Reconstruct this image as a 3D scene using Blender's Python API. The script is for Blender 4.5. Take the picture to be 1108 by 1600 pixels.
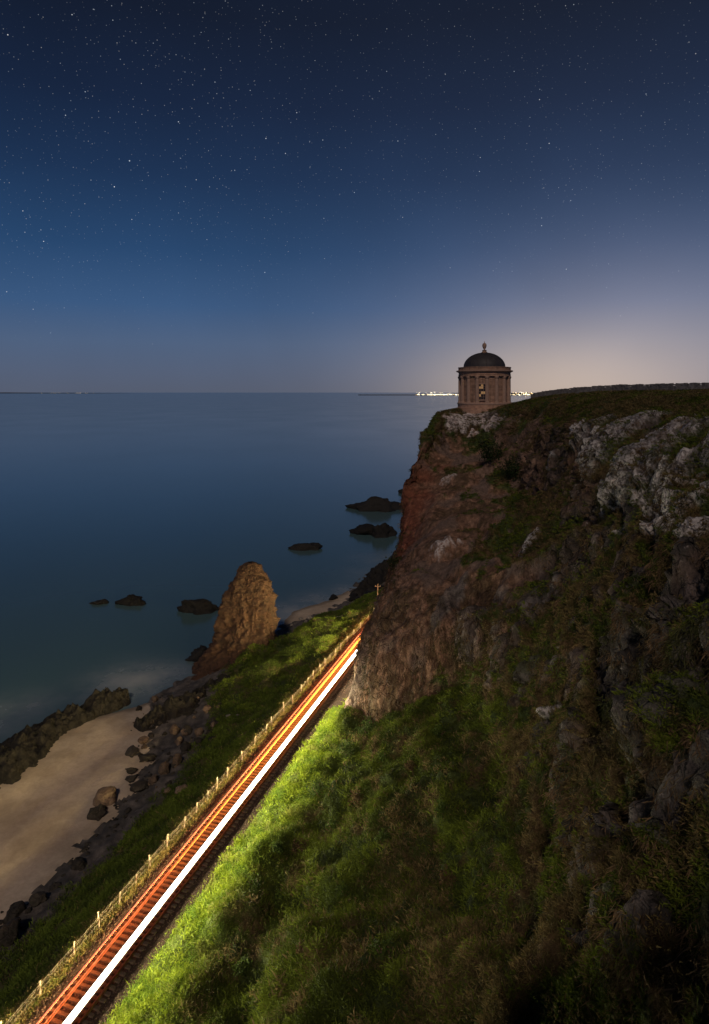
import bpy, bmesh, math, random
import numpy as np
from mathutils import Vector, Matrix, Euler

random.seed(7)
RNG = np.random.default_rng(7)
S = bpy.context.scene
for _o in list(bpy.data.objects):
    bpy.data.objects.remove(_o)

# ------------------------------------------------------------------ camera
H = 36.0            # eye height above the railway
HZ, FX, CX = 613.0, 1000.0, 554.0     # horizon row, focal length, centre column (photo pixels)
cam_d = bpy.data.cameras.new('camera')
cam = bpy.data.objects.new('camera', cam_d)
S.collection.objects.link(cam)
cam.location = (0, 0, H)
cam.rotation_euler = (math.radians(90), 0, 0)
cam_d.sensor_fit = 'VERTICAL'
cam_d.sensor_height = 32.0
cam_d.sensor_width = 32.0
cam_d.lens = 20.0
cam_d.shift_y = -(800 - HZ) / 1600.0
cam_d.clip_start = 0.5
cam_d.clip_end = 150000
S.camera = cam

# ------------------------------------------------------------------ sky
MOON_EL, MOON_AZ = math.radians(41), math.radians(180 + 7)    # azimuth clockwise from +Y
NISHITA_STRENGTH = 0.0012
world = bpy.data.worlds.new('World')
S.world = world
world.use_nodes = True


def srgb(r, g, b):
    def f(c):
        c /= 255.0
        return c / 12.92 if c <= 0.04045 else ((c + 0.055) / 1.055) ** 2.4
    return (f(r), f(g), f(b), 1.0)


class NT:
    """small node-tree helper"""
    def __init__(self, tree):
        self.t = tree
        self.n = tree.nodes
        self.l = tree.links

    def add(self, kind, **kw):
        nd = self.n.new(kind)
        for k, v in kw.items():
            setattr(nd, k, v)
        return nd

    def put(self, nd, sock, val):
        s = nd.inputs[sock]
        if isinstance(val, bpy.types.NodeSocket):
            self.l.new(val, s)
        else:
            s.default_value = val
        return nd

    def math(self, op, a, b=None, c=None, clamp=False):
        nd = self.add('ShaderNodeMath', operation=op, use_clamp=clamp)
        self.put(nd, 0, a)
        if b is not None:
            self.put(nd, 1, b)
        if c is not None:
            self.put(nd, 2, c)
        return nd.outputs[0]

    def vmath(self, op, a, b=None):
        nd = self.add('ShaderNodeVectorMath', operation=op)
        self.put(nd, 0, a)
        if b is not None:
            self.put(nd, 1, b)
        return nd.outputs['Value'] if op in ('LENGTH', 'DISTANCE', 'DOT_PRODUCT') else nd.outputs[0]

    def mix(self, fac, a, b, blend='MIX'):
        nd = self.add('ShaderNodeMix', data_type='RGBA', blend_type=blend)
        self.put(nd, 0, fac)
        self.put(nd, 6, a)
        self.put(nd, 7, b)
        return nd.outputs[2]

    def noise(self, vec, scale, detail=4.0, rough=0.55, dist=0.0):
        nd = self.add('ShaderNodeTexNoise')
        if vec is not None:
            self.put(nd, 'Vector', vec)
        self.put(nd, 'Scale', scale)
        self.put(nd, 'Detail', detail)
        self.put(nd, 'Roughness', rough)
        self.put(nd, 'Distortion', dist)
        return nd.outputs['Fac']

    def ramp(self, fac, stops, interp='LINEAR'):
        nd = self.add('ShaderNodeValToRGB')
        nd.color_ramp.interpolation = interp
        e = nd.color_ramp.elements
        while len(e) > 1:
            e.remove(e[-1])
        e[0].position, e[0].color = stops[0]
        for p, c in stops[1:]:
            k = e.new(p)
            k.color = c
        self.put(nd, 'Fac', fac)
        return nd.outputs[0]

    def maprange(self, v, a, b, c=0.0, d=1.0, smooth=False):
        nd = self.add('ShaderNodeMapRange')
        nd.interpolation_type = 'SMOOTHSTEP' if smooth else 'LINEAR'
        for i, x in enumerate((v, a, b, c, d)):
            self.put(nd, i, x)
        return nd.outputs[0]


w = NT(world.node_tree)
w.n.clear()
out = w.add('ShaderNodeOutputWorld')
tc = w.add('ShaderNodeTexCoord').outputs['Generated']
sep = w.add('ShaderNodeSeparateXYZ')
w.put(sep, 0, tc)
el = sep.outputs['Z']
grad = w.ramp(w.math('ABSOLUTE', el), [
    (0.00, srgb(82, 90, 109)), (0.03, srgb(79, 91, 115)), (0.075, srgb(73, 92, 122)), (0.13, srgb(53, 83, 122)),
    (0.21, srgb(35, 66, 104)), (0.31, srgb(25, 47, 79)), (0.40, srgb(20, 34, 60)),
    (0.50, srgb(17, 25, 43)), (1.0, srgb(10, 15, 28))])
# light of the town beyond the headland, spread through the air above it
gdir = Vector((0.46, 1.0, 0.03)).normalized()
sq = w.vmath('MULTIPLY', tc, (1.0, 1.0, 2.0))
dist = w.vmath('DISTANCE', sq, tuple(gdir))
dist2 = w.vmath('DISTANCE', w.vmath('MULTIPLY', tc, (1, 1, 1.15)), tuple(gdir))
g1 = w.math('EXPONENT', w.math('MULTIPLY', w.math('POWER', w.math('DIVIDE', dist, 0.31), 2.0), -1.0))
g2 = w.math('EXPONENT', w.math('MULTIPLY', w.math('POWER', w.math('DIVIDE', dist2, 0.46), 2.0), -1.0))
c = w.mix(1.0, grad, w.mix(1.0, (0.215, 0.155, 0.110, 1), w.vmath('MULTIPLY', (1, 1, 1), g1), 'MULTIPLY'), 'ADD')
dist3 = w.vmath('DISTANCE', w.vmath('MULTIPLY', tc, (1, 1, 2.3)), tuple(Vector((0.30, 1.0, 0.02)).normalized()))
g3 = w.math('EXPONENT', w.math('MULTIPLY', w.math('POWER', w.math('DIVIDE', dist3, 0.17), 2.0), -1.0))
c = w.mix(1.0, c, w.mix(1.0, (0.235, 0.165, 0.085, 1), w.vmath('MULTIPLY', (1, 1, 1), g3), 'MULTIPLY'), 'ADD')
c = w.mix(1.0, c, w.mix(1.0, (0.019, 0.021, 0.027, 1), w.vmath('MULTIPLY', (1, 1, 1), g2), 'MULTIPLY'), 'ADD')
# faint unevenness of the air
c = w.mix(1.0, c, w.vmath('MULTIPLY', (1, 1, 1), w.maprange(w.noise(tc, 3.0, 3.0), 0.3, 0.7, 0.93, 1.07)), 'MULTIPLY')


def stars(scale, radius, power, gain, lo):
    v = w.add('ShaderNodeTexVoronoi')
    w.put(v, 'Vector', tc)
    w.put(v, 'Scale', scale)
    core = w.maprange(v.outputs['Distance'], radius * 0.35, radius, 1.0, 0.0, True)
    s3 = w.add('ShaderNodeSeparateColor')
    w.put(s3, 0, v.outputs['Color'])
    b = w.math('MULTIPLY', w.math('POWER', s3.outputs[0], power), gain)
    b = w.math('MULTIPLY', b, core)
    tint = w.mix(s3.outputs[1], (0.75, 0.88, 1.0, 1), (1.0, 0.95, 0.88, 1))
    fade = w.maprange(el, lo, lo + 0.28, 0.0, 1.0, True)
    return w.mix(1.0, tint, w.vmath('MULTIPLY', (1, 1, 1), w.math('MULTIPLY', b, fade)), 'MULTIPLY')


dens = w.maprange(w.noise(tc, 2.2, 4.0), 0.35, 0.66, 0.35, 1.25)
left = w.maprange(sep.outputs['X'], -0.5, 0.45, 1.2, 0.55)
field = w.mix(1.0, stars(230.0, 0.18, 2.4, 0.26, 0.02), stars(110.0, 0.095, 6.0, 1.1, 0.0), 'ADD')
field = w.mix(1.0, field, w.vmath('MULTIPLY', (1, 1, 1), w.math('MULTIPLY', dens, left)), 'MULTIPLY')
field = w.mix(1.0, field, stars(26.0, 0.030, 7.0, 2.4, 0.02), 'ADD')
c = w.mix(1.0, c, field, 'ADD')
bg1 = w.add('ShaderNodeBackground')
w.put(bg1, 'Color', c)
w.put(bg1, 'Strength', 1.0)
sky = w.add('ShaderNodeTexSky', sky_type='NISHITA', sun_disc=False)
sky.sun_elevation = MOON_EL
sky.sun_rotation = MOON_AZ
bg2 = w.add('ShaderNodeBackground')
w.put(bg2, 'Color', sky.outputs[0])
w.put(bg2, 'Strength', NISHITA_STRENGTH)
addb = w.add('ShaderNodeAddShader')
w.l.new(bg1.outputs[0], addb.inputs[0])
w.l.new(bg2.outputs[0], addb.inputs[1])
w.l.new(addb.outputs[0], out.inputs[0])

# ------------------------------------------------------------------ moon
moon_d = bpy.data.lights.new('moon', 'SUN')
moon_d.energy = 1.0
moon_d.angle = math.radians(4.0)     # the moon drifts during the long exposure
moon_d.color = (1.0, 0.80, 0.66)
moon = bpy.data.objects.new('moon', moon_d)
S.collection.objects.link(moon)
to_moon = Vector((math.sin(MOON_AZ) * math.cos(MOON_EL), math.cos(MOON_AZ) * math.cos(MOON_EL), math.sin(MOON_EL)))
moon.rotation_euler = to_moon.to_track_quat('Z', 'Y').to_euler()

S.view_settings.view_transform = 'Standard'
S.view_settings.look = 'None'
S.view_settings.exposure = 0.0
S.view_settings.gamma = 1.0
S.view_settings.use_curve_mapping = False
S.cycles.use_denoising = True
S.cycles.sample_clamp_indirect = 6.0
S.cycles.max_bounces = 6
S.cycles.diffuse_bounces = 3

# ------------------------------------------------------------------ maths helpers
_perm = RNG.permutation(512)
_grad = RNG.normal(size=(512, 3))
_grad /= np.linalg.norm(_grad, axis=1)[:, None]


def _hash(i, j, k):
    return _perm[(_perm[(_perm[i & 511] + j) & 511] + k) & 511]


def perlin(p):
    p = np.asarray(p, float)
    i0 = np.floor(p).astype(np.int64)
    f = p - i0
    u = f * f * f * (f * (f * 6 - 15) + 10)
    r = np.zeros(len(p))
    for dx in (0, 1):
        wx = u[:, 0] if dx else 1 - u[:, 0]
        for dy in (0, 1):
            wy = u[:, 1] if dy else 1 - u[:, 1]
            for dz in (0, 1):
                wz = u[:, 2] if dz else 1 - u[:, 2]
                g = _grad[_hash(i0[:, 0] + dx, i0[:, 1] + dy, i0[:, 2] + dz)]
                r += wx * wy * wz * ((f[:, 0] - dx) * g[:, 0] + (f[:, 1] - dy) * g[:, 1] + (f[:, 2] - dz) * g[:, 2])
    return r


def fbm(p, scale=1.0, octv=4, gain=0.5, off=0.0):
    p = np.asarray(p, float) * scale + off
    a, t = 1.0, np.zeros(len(p))
    for _ in range(octv):
        t += a * perlin(p)
        p = p * 2.03 + 17.7
        a *= gain
    return t * 1.5


def ridged(p, scale=1.0, octv=4, gain=0.55, off=0.0):
    p = np.asarray(p, float) * scale + off
    a, t = 1.0, np.zeros(len(p))
    for _ in range(octv):
        t += a * (1 - 2.2 * np.abs(perlin(p)))
        p = p * 2.07 + 9.3
        a *= gain
    return t - 0.9


_jit = RNG.random((512, 3))


def worley(p, scale=1.0, off=0.0):
    """distance to nearest and second nearest feature, and a random value per cell"""
    p = np.asarray(p, float) * scale + off
    i0 = np.floor(p).astype(np.int64)
    d1 = np.full(len(p), 9.0)
    d2 = np.full(len(p), 9.0)
    cid = np.zeros(len(p), np.int64)
    for dx in (-1, 0, 1):
        for dy in (-1, 0, 1):
            for dz in (-1, 0, 1):
                c = i0 + (dx, dy, dz)
                h = _hash(c[:, 0], c[:, 1], c[:, 2])
                d = np.linalg.norm(c + _jit[h] - p, axis=1)
                m = d < d1
                d2 = np.where(m, d1, np.minimum(d2, d))
                cid = np.where(m, h, cid)
                d1 = np.where(m, d, d1)
    return d1, d2, cid / 511.0


def sstep(a, b, x):
    t = np.clip((x - a) / (b - a), 0, 1)
    return t * t * (3 - 2 * t)


def lerp3(a, b, t):
    t = np.asarray(t)[..., None]
    return np.asarray(a) * (1 - t) + np.asarray(b) * t


def P(px, py, Y):
    """the place seen at a photo pixel at a given distance"""
    return ((px - CX) / FX * Y, Y, H - Y * (py - HZ) / FX)


def Pz(px, py, z):
    """the place seen at a photo pixel at a given height"""
    return P(px, py, (H - z) * FX / (py - HZ))


TX0, TY0, TM = -16.5, 36.5, 0.32          # the railway line: X = TX0 + TM (Y - TY0)
_n = math.hypot(1, TM)
UX, UY = TM / _n, 1 / _n                   # along
NX, NY = 1 / _n, -TM / _n                  # to the right


def T(Y0, t, z):
    """a place t metres right of the railway at the point of it that lies Y0 ahead"""
    return (TX0 + TM * (Y0 - TY0) + t * NX, Y0 + t * NY, z)


# ------------------------------------------------------------------ object helpers
def link(o, parent=None):
    S.collection.objects.link(o)
    if parent is not None:
        o.parent = parent
    return o


def tag(o, label=None, cat=None, group=None, kind=None):
    for k, v in (('label', label), ('category', cat), ('group', group), ('kind', kind)):
        if v:
            o[k] = v
    return o


def empty(name, loc, label, cat, group=None, rz=0.0):
    o = bpy.data.objects.new(name, None)
    o.location = loc
    o.rotation_euler = (0, 0, rz)
    link(o)
    return tag(o, label, cat, group)


def mesh_np(name, verts, faces, mat, smooth=True, col=None, attrs=None):
    """faces: (n,3) or (n,4) index array"""
    me = bpy.data.meshes.new(name)
    verts = np.asarray(verts, np.float32)
    faces = np.asarray(faces, np.int32)
    k = faces.shape[1]
    me.vertices.add(len(verts))
    me.vertices.foreach_set('co', verts.ravel())
    me.loops.add(faces.size)
    me.loops.foreach_set('vertex_index', faces.ravel())
    me.polygons.add(len(faces))
    me.polygons.foreach_set('loop_start', np.arange(0, faces.size, k, dtype=np.int32))
    me.polygons.foreach_set('use_smooth', np.full(len(faces), smooth, dtype=bool))
    if col is not None:
        a = me.attributes.new('col', 'FLOAT_COLOR', 'POINT')
        c4 = np.ones((len(verts), 4), np.float32)
        c4[:, :3] = col
        a.data.foreach_set('color', c4.ravel())
    for kname, val in (attrs or {}).items():
        a = me.attributes.new(kname, 'FLOAT', 'POINT')
        a.data.foreach_set('value', np.asarray(val, np.float32))
    me.update(calc_edges=True)
    me.validate()
    if mat:
        me.materials.append(mat)
    return me


def grid_faces(nu, nv):
    i = np.arange(nu * nv).reshape(nu, nv)
    return np.stack([i[:-1, :-1], i[1:, :-1], i[1:, 1:], i[:-1, 1:]], -1).reshape(-1, 4)


def bm_obj(name, bm, mat, parent=None, smooth=False):
    me = bpy.data.meshes.new(name)
    bmesh.ops.recalc_face_normals(bm, faces=bm.faces)
    bm.to_mesh(me)
    bm.free()
    if smooth:
        for p in me.polygons:
            p.use_smooth = True
    me.materials.append(mat)
    return link(bpy.data.objects.new(name, me), parent)


def add_box(bm, c, size, rot=None, bevel=0.0):
    m = Matrix.Translation(c) @ (rot.to_matrix().to_4x4() if rot else Matrix.Identity(4)) @ Matrix.Diagonal((*size, 1))
    r = bmesh.ops.create_cube(bm, size=1.0, matrix=m)
    if bevel:
        es = list({e for v in r['verts'] for e in v.link_edges})
        bmesh.ops.bevel(bm, geom=es, offset=bevel, segments=1, affect='EDGES')


def add_lathe(bm, prof, n=48, c=(0, 0, 0), close=True):
    """prof: list of (radius, z)"""
    rings = []
    for r, z in prof:
        if r < 1e-6:
            rings.append([bm.verts.new((c[0], c[1], c[2] + z))])
        else:
            rings.append([bm.verts.new((c[0] + r * math.cos(2 * math.pi * k / n), c[1] + r * math.sin(2 * math.pi * k / n), c[2] + z)) for k in range(n)])
    for a, b in zip(rings[:-1], rings[1:]):
        for k in range(n):
            k2 = (k + 1) % n
            if len(a) == 1 and len(b) == 1:
                continue
            if len(a) == 1:
                bm.faces.new((a[0], b[k], b[k2]))
            elif len(b) == 1:
                bm.faces.new((a[k], a[k2], b[0]))
            else:
                bm.faces.new((a[k], a[k2], b[k2], b[k]))


def add_rod(bm, a, b, r, n=5):
    a, b = Vector(a), Vector(b)
    d = b - a
    m = Matrix.Translation((a + b) / 2) @ d.to_track_quat('Z', 'Y').to_matrix().to_4x4()
    bmesh.ops.create_cone(bm, cap_ends=True, segments=n, radius1=r, radius2=r, depth=d.length, matrix=m)


# ------------------------------------------------------------------ materials
def new_mat(name):
    m = bpy.data.materials.new(name)
    m.use_nodes = True
    k = NT(m.node_tree)
    k.n.clear()
    o = k.add('ShaderNodeOutputMaterial')
    b = k.add('ShaderNodeBsdfPrincipled')
    k.l.new(b.outputs[0], o.inputs[0])
    return m, k, b


def pos(k):
    return k.add('ShaderNodeNewGeometry').outputs['Position']


def obco(k):
    return k.add('ShaderNodeTexCoord').outputs['Object']


def bump(k, b, h, dist, strength=1.0):
    nd = k.add('ShaderNodeBump')
    k.put(nd, 'Strength', strength)
    k.put(nd, 'Distance', dist)
    k.put(nd, 'Height', h)
    k.l.new(nd.outputs[0], b.inputs['Normal'])


def mat_vcol(name, rough=0.9, scale=3.0, var=0.35, bdist=0.12, detail=8.0, stretch=(1, 1, 1), spec=0.25):
    m, k, b = new_mat(name)
    a = k.add('ShaderNodeAttribute', attribute_name='col')
    v = k.vmath('MULTIPLY', pos(k), stretch)
    n1 = k.noise(v, scale, detail, 0.62)
    n2 = k.noise(v, scale * 4.3, 5.0, 0.6)
    f = k.math('MULTIPLY', k.maprange(n1, 0.25, 0.75, 1 - var, 1 + var), k.maprange(n2, 0.25, 0.75, 1 - var * 0.7, 1 + var * 0.7))
    k.put(b, 'Base Color', k.mix(1.0, a.outputs['Color'], k.vmath('MULTIPLY', (1, 1, 1), f), 'MULTIPLY'))
    k.put(b, 'Roughness', rough)
    k.put(b, 'Specular IOR Level', spec)
    bump(k, b, k.math('ADD', n1, k.math('MULTIPLY', n2, 0.4)), bdist)
    return m


def mat_plain(name, colA, colB, scale=4.0, rough=0.85, bdist=0.02, metal=0.0, spec=0.3, objspace=True):
    m, k, b = new_mat(name)
    v = obco(k) if objspace else pos(k)
    n1 = k.noise(v, scale, 6.0, 0.6)
    k.put(b, 'Base Color', k.mix(k.maprange(n1, 0.3, 0.7), (*colA, 1), (*colB, 1)))
    k.put(b, 'Roughness', rough)
    k.put(b, 'Metallic', metal)
    k.put(b, 'Specular IOR Level', spec)
    if bdist:
        bump(k, b, k.noise(v, scale * 3, 6.0, 0.65), bdist)
    return m


def mat_emit(name, col, strength, sampled=True):
    m = bpy.data.materials.new(name)
    m.use_nodes = True
    k = NT(m.node_tree)
    k.n.clear()
    o = k.add('ShaderNodeOutputMaterial')
    e = k.add('ShaderNodeEmission')
    k.put(e, 0, (*col, 1))
    k.put(e, 1, strength)
    k.l.new(e.outputs[0], o.inputs[0])
    if not sampled:
        m.cycles.emission_sampling = 'NONE'
    return m


def mat_cliff():
    m, k, b = new_mat('cliff_rock_and_turf')
    col = k.add('ShaderNodeAttribute', attribute_name='col').outputs['Color']
    rock = k.add('ShaderNodeAttribute', attribute_name='rock').outputs['Fac']
    lich = k.add('ShaderNodeAttribute', attribute_name='lichen').outputs['Fac']
    net = k.add('ShaderNodeAttribute', attribute_name='net').outputs['Fac']
    p = pos(k)
    v = k.vmath('MULTIPLY', p, (1, 1, 0.5))
    warp = k.add('ShaderNodeTexNoise')
    k.put(warp, 'Vector', p)
    k.put(warp, 'Scale', 0.9)
    k.put(warp, 'Detail', 5.0)
    vw = k.vmath('ADD', v, k.vmath('MULTIPLY', warp.outputs['Color'], (.9, .9, .9)))
    n1 = k.noise(v, 1.5, 10.0, 0.68)
    n2 = k.noise(p, 7.0, 6.0, 0.65)
    fib = k.noise(k.vmath('MULTIPLY', p, (1, 1, .07)), 5.5, 5.0, 0.65, .6)
    vo = k.add('ShaderNodeTexVoronoi', feature='DISTANCE_TO_EDGE')
    k.put(vo, 'Vector', vw)
    k.put(vo, 'Scale', 0.95)
    crack = k.maprange(vo.outputs['Distance'], 0.0, 0.05, 0.0, 1.0)
    f = k.math('MULTIPLY', k.maprange(n1, 0.28, 0.72, .45, 1.6), k.maprange(n2, 0.3, 0.7, .7, 1.3))
    f = k.math('MULTIPLY', f, k.math('ADD', 1.0, k.math('MULTIPLY', net, k.maprange(fib, .3, .7, -.3, .35))))
    c = k.mix(1.0, col, k.vmath('MULTIPLY', (1, 1, 1), f), 'MULTIPLY')
    sp = k.math('MULTIPLY', k.maprange(k.noise(p, 3.2, 9.0, .72), .46, .53), lich)
    c = k.mix(sp, c, (.66, .62, .61, 1))
    specks = k.math('MULTIPLY', k.math('MULTIPLY', rock, k.maprange(k.noise(p, 1.6, 10.0, .75), .60, .66)), .55)
    c = k.mix(specks, c, (.42, .37, .35, 1))
    k.put(b, 'Base Color', c)
    k.put(b, 'Roughness', .93)
    k.put(b, 'Specular IOR Level', .2)
    h = k.math('ADD', k.math('MULTIPLY', n1, 1.2), k.math('MULTIPLY', n2, .35))
    h = k.math('ADD', h, k.math('MULTIPLY', k.math('MULTIPLY', crack, .5), rock))
    h = k.math('ADD', h, k.math('MULTIPLY', k.math('MULTIPLY', fib, .4), net))
    bump(k, b, h, .42)
    return m


M_CLIFF = mat_cliff()
M_GROUND = mat_vcol('coastal_ground', 0.92, 2.5, 0.35, 0.10)
M_SAND = mat_vcol('beach_sand', 0.85, 0.7, 0.16, 0.06, 9.0)


def mat_grass():
    m, k, b = new_mat('grass_blades')
    a = k.add('ShaderNodeAttribute', attribute_name='col')
    k.put(b, 'Base Color', a.outputs['Color'])
    k.put(b, 'Roughness', 0.75)
    k.put(b, 'Specular IOR Level', 0.2)
    o = [x for x in k.n if x.type == 'OUTPUT_MATERIAL'][0]
    t = k.add('ShaderNodeBsdfTranslucent')
    k.put(t, 'Color', a.outputs['Color'])
    mx = k.add('ShaderNodeMixShader')
    k.put(mx, 0, 0.3)
    k.l.new(b.outputs[0], mx.inputs[1])
    k.l.new(t.outputs[0], mx.inputs[2])
    k.l.new(mx.outputs[0], o.inputs[0])
    return m


M_GRASS = mat_grass()


def mat_rock(name, dark, light, weed, lichen=0.0, crack=.25, fine=.35):
    m, k, b = new_mat(name)
    v = pos(k)
    oi = k.add('ShaderNodeObjectInfo').outputs['Random']
    n1 = k.noise(v, 1.1, 9.0, 0.65)
    n2 = k.noise(v, 6.0, 6.0, 0.65)
    vo = k.add('ShaderNodeTexVoronoi', feature='DISTANCE_TO_EDGE')
    k.put(vo, 'Vector', k.vmath('ADD', v, k.vmath('MULTIPLY', (0.5, 0.5, 0.5), n1)))
    k.put(vo, 'Scale', 1.1)
    col = k.mix(k.maprange(n1, 0.3, 0.7), (*dark, 1), (*light, 1))
    col = k.mix(k.maprange(n2, 0.52, 0.68, 0, 0.75), col, (*weed, 1))
    if lichen:
        col = k.mix(k.maprange(k.noise(v, 2.3, 7.0, 0.7), 0.6 - lichen * 0.1, 0.66, 0, 0.8), col, (0.42, 0.39, 0.36, 1))
    col = k.mix(1.0, col, k.vmath('MULTIPLY', (1, 1, 1), k.maprange(oi, 0, 1, 0.65, 1.3)), 'MULTIPLY')
    k.put(b, 'Base Color', col)
    k.put(b, 'Roughness', 0.8)
    k.put(b, 'Specular IOR Level', 0.3)
    h = k.math('ADD', n1, k.math('MULTIPLY', n2, fine))
    h = k.math('ADD', h, k.math('MULTIPLY', k.maprange(vo.outputs['Distance'], 0, 0.06), crack))
    bump(k, b, h, 0.25)
    return m


M_ROCK = mat_rock('shore_rock', (0.016, 0.014, 0.012), (0.07, 0.058, 0.042), (0.016, 0.02, 0.007))
M_REEF = mat_rock('weedy_reef_rock', (0.006, 0.0055, 0.005), (0.026, 0.022, 0.016), (0.008, 0.010, 0.004))
M_ROCK_WET = mat_rock('wet_sea_rock', (0.008, 0.0075, 0.0075), (0.02, 0.018, 0.017), (0.008, 0.009, 0.005))
M_ROCK_PALE = mat_rock('pale_lit_boulder', (0.2, 0.18, 0.15), (0.36, 0.32, 0.27), (0.1, 0.09, 0.05))
M_ROCK_BROWN = mat_rock('brown_boulder', (0.11, 0.075, 0.05), (0.22, 0.155, 0.1), (0.05, 0.045, 0.02))
M_STACK = mat_rock('sea_stack_rock', (0.018, 0.010, 0.007), (0.085, 0.042, 0.024), (0.022, 0.022, 0.009), 0.0, 0.03, .9)
def mat_stone():
    m, k, b = new_mat('temple_sandstone')
    v = obco(k)
    n1 = k.noise(v, 1.6, 6.0, 0.6)
    st = k.noise(k.vmath('MULTIPLY', v, (1, 1, .12)), 2.4, 5.0, .6)
    oi = k.add('ShaderNodeObjectInfo').outputs['Random']
    c = k.mix(k.maprange(n1, 0.3, 0.7), (0.25, 0.145, 0.098, 1), (0.42, 0.26, 0.185, 1))
    c = k.mix(k.maprange(st, .5, .68, 0, .6), c, (.10, .07, .055, 1))
    c = k.mix(1.0, c, k.vmath('MULTIPLY', (1, 1, 1), k.maprange(oi, 0, 1, .72, 1.15)), 'MULTIPLY')
    k.put(b, 'Base Color', c)
    k.put(b, 'Roughness', .9)
    bump(k, b, k.noise(v, 5.0, 6.0, .65), .06)
    return m


M_STONE = mat_stone()
M_STONE2 = mat_plain('temple_trim_stone', (0.27, 0.175, 0.135), (0.37, 0.25, 0.195), 2.2, 0.9, 0.03)
M_DOME = mat_plain('dome_lead', (0.022, 0.020, 0.023), (0.04, 0.036, 0.04), 1.2, 0.65, 0.02, 0.0, 0.4)
M_DARK = mat_plain('dark_glass', (0.01, 0.01, 0.012), (0.02, 0.018, 0.018), 2.0, 0.15, 0.0)
M_BAR = mat_plain('painted_glazing_bar', (0.16, 0.12, 0.09), (0.22, 0.17, 0.13), 4.0, 0.6, 0.0)
M_WALLSTONE = mat_plain('field_wall_stone', (0.11, 0.10, 0.095), (0.26, 0.24, 0.23), 1.3, 0.95, 0.05, objspace=False)
M_SLEEPER = mat_plain('weathered_sleeper', (0.075, 0.05, 0.036), (0.17, 0.12, 0.085), 5.0, 0.85, 0.02)
M_RAIL = mat_plain('rail_steel', (0.30, 0.17, 0.12), (0.42, 0.26, 0.2), 3.0, 0.4, 0.0, 0.6, 0.5)
M_POST = mat_plain('weathered_fence_post', (0.2, 0.165, 0.12), (0.32, 0.27, 0.2), 6.0, 0.85, 0.01)
M_WIRE = mat_plain('galvanised_wire', (0.12, 0.105, 0.085), (0.2, 0.18, 0.15), 6.0, 0.5, 0.0, 0.4)
M_NETWIRE = mat_plain('rusty_net_wire', (0.10, 0.085, 0.075), (0.20, 0.175, 0.16), 3.0, 0.7, 0.0, 0.2)
M_POLE = mat_plain('creosoted_pole', (0.12, 0.07, 0.045), (0.2, 0.12, 0.08), 5.0, 0.8, 0.01)
M_BALLAST = mat_plain('ballast_bed', (0.024, 0.013, 0.009), (0.075, 0.042, 0.028), 7.0, 0.95, 0.08, objspace=False)
M_BALLAST_STONE = mat_vcol('ballast_stone', 0.9, 5.0, 0.2, 0.01)

# ------------------------------------------------------------------ sea
SEA = -7.0


def sea_sheet():
    xs = np.concatenate([-np.geomspace(90000, 95, 26), np.arange(-90, 41, 2.0), np.geomspace(46, 90000, 26)])
    ys = np.concatenate([-np.geomspace(3000, 30, 8), np.arange(-20, 221, 2.0), np.geomspace(226, 120000, 34)])
    X, Y = np.meshgrid(xs, ys, indexing='ij')
    v = np.stack([X.ravel(), Y.ravel(), np.full(X.size, SEA)], 1)
    foam = np.zeros(len(v))
    # milky shallows left by the waves along the beaches and round the rocks
    for (x, y, r, a) in ((-33, 95, 6, .8), (-28, 97, 5, .5), (-36, 92, 5, .35), (-12, 124, 6, .75), (-6, 131, 6, .8), (0, 138, 5, .6),
                         (-18, 119, 5, .4), (-3, 128, 7, .4), (6, 150, 8, .35), (-48, 84, 6, .45), (-44, 88, 4, .4), (-54, 78, 6, .4), (9, 165, 8, .3)):
        foam = np.maximum(foam, a * np.exp(-((v[:, 0] - x) ** 2 + (v[:, 1] - y) ** 2) / (r * r)))
    m, k, b = new_mat('sea_water')
    at = k.add('ShaderNodeAttribute', attribute_name='foam').outputs['Fac']
    p = pos(k)
    n1 = k.noise(k.vmath('MULTIPLY', p, (0.012, 0.008, 0.02)), 1.0, 3.0, 0.5)
    nf = k.noise(p, 0.22, 6.0, 0.65)
    f = k.math('MULTIPLY', at, k.maprange(nf, 0.3, 0.7, 0.25, 1.0))
    base = k.mix(k.maprange(n1, 0.3, 0.7), (0.058, 0.114, 0.130, 1), (0.068, 0.130, 0.146, 1))
    k.put(b, 'Base Color', k.mix(f, base, (0.42, 0.43, 0.45, 1)))
    k.put(b, 'Roughness', k.math('ADD', k.maprange(n1, 0.3, 0.7, 0.14, 0.17), k.math('MULTIPLY', f, 0.5)))
    k.put(b, 'IOR', 1.6)
    nb = k.noise(k.vmath('MULTIPLY', p, (0.10, 0.04, 0.1)), 1.0, 2.0, 0.5)
    bump(k, b, nb, 0.03)
    o = link(bpy.data.objects.new('sea', mesh_np('sea', v, grid_faces(len(xs), len(ys))[:, ::-1], m, True, None, {'foam': foam})))
    return tag(o, kind='structure')


sea_sheet()

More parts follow.
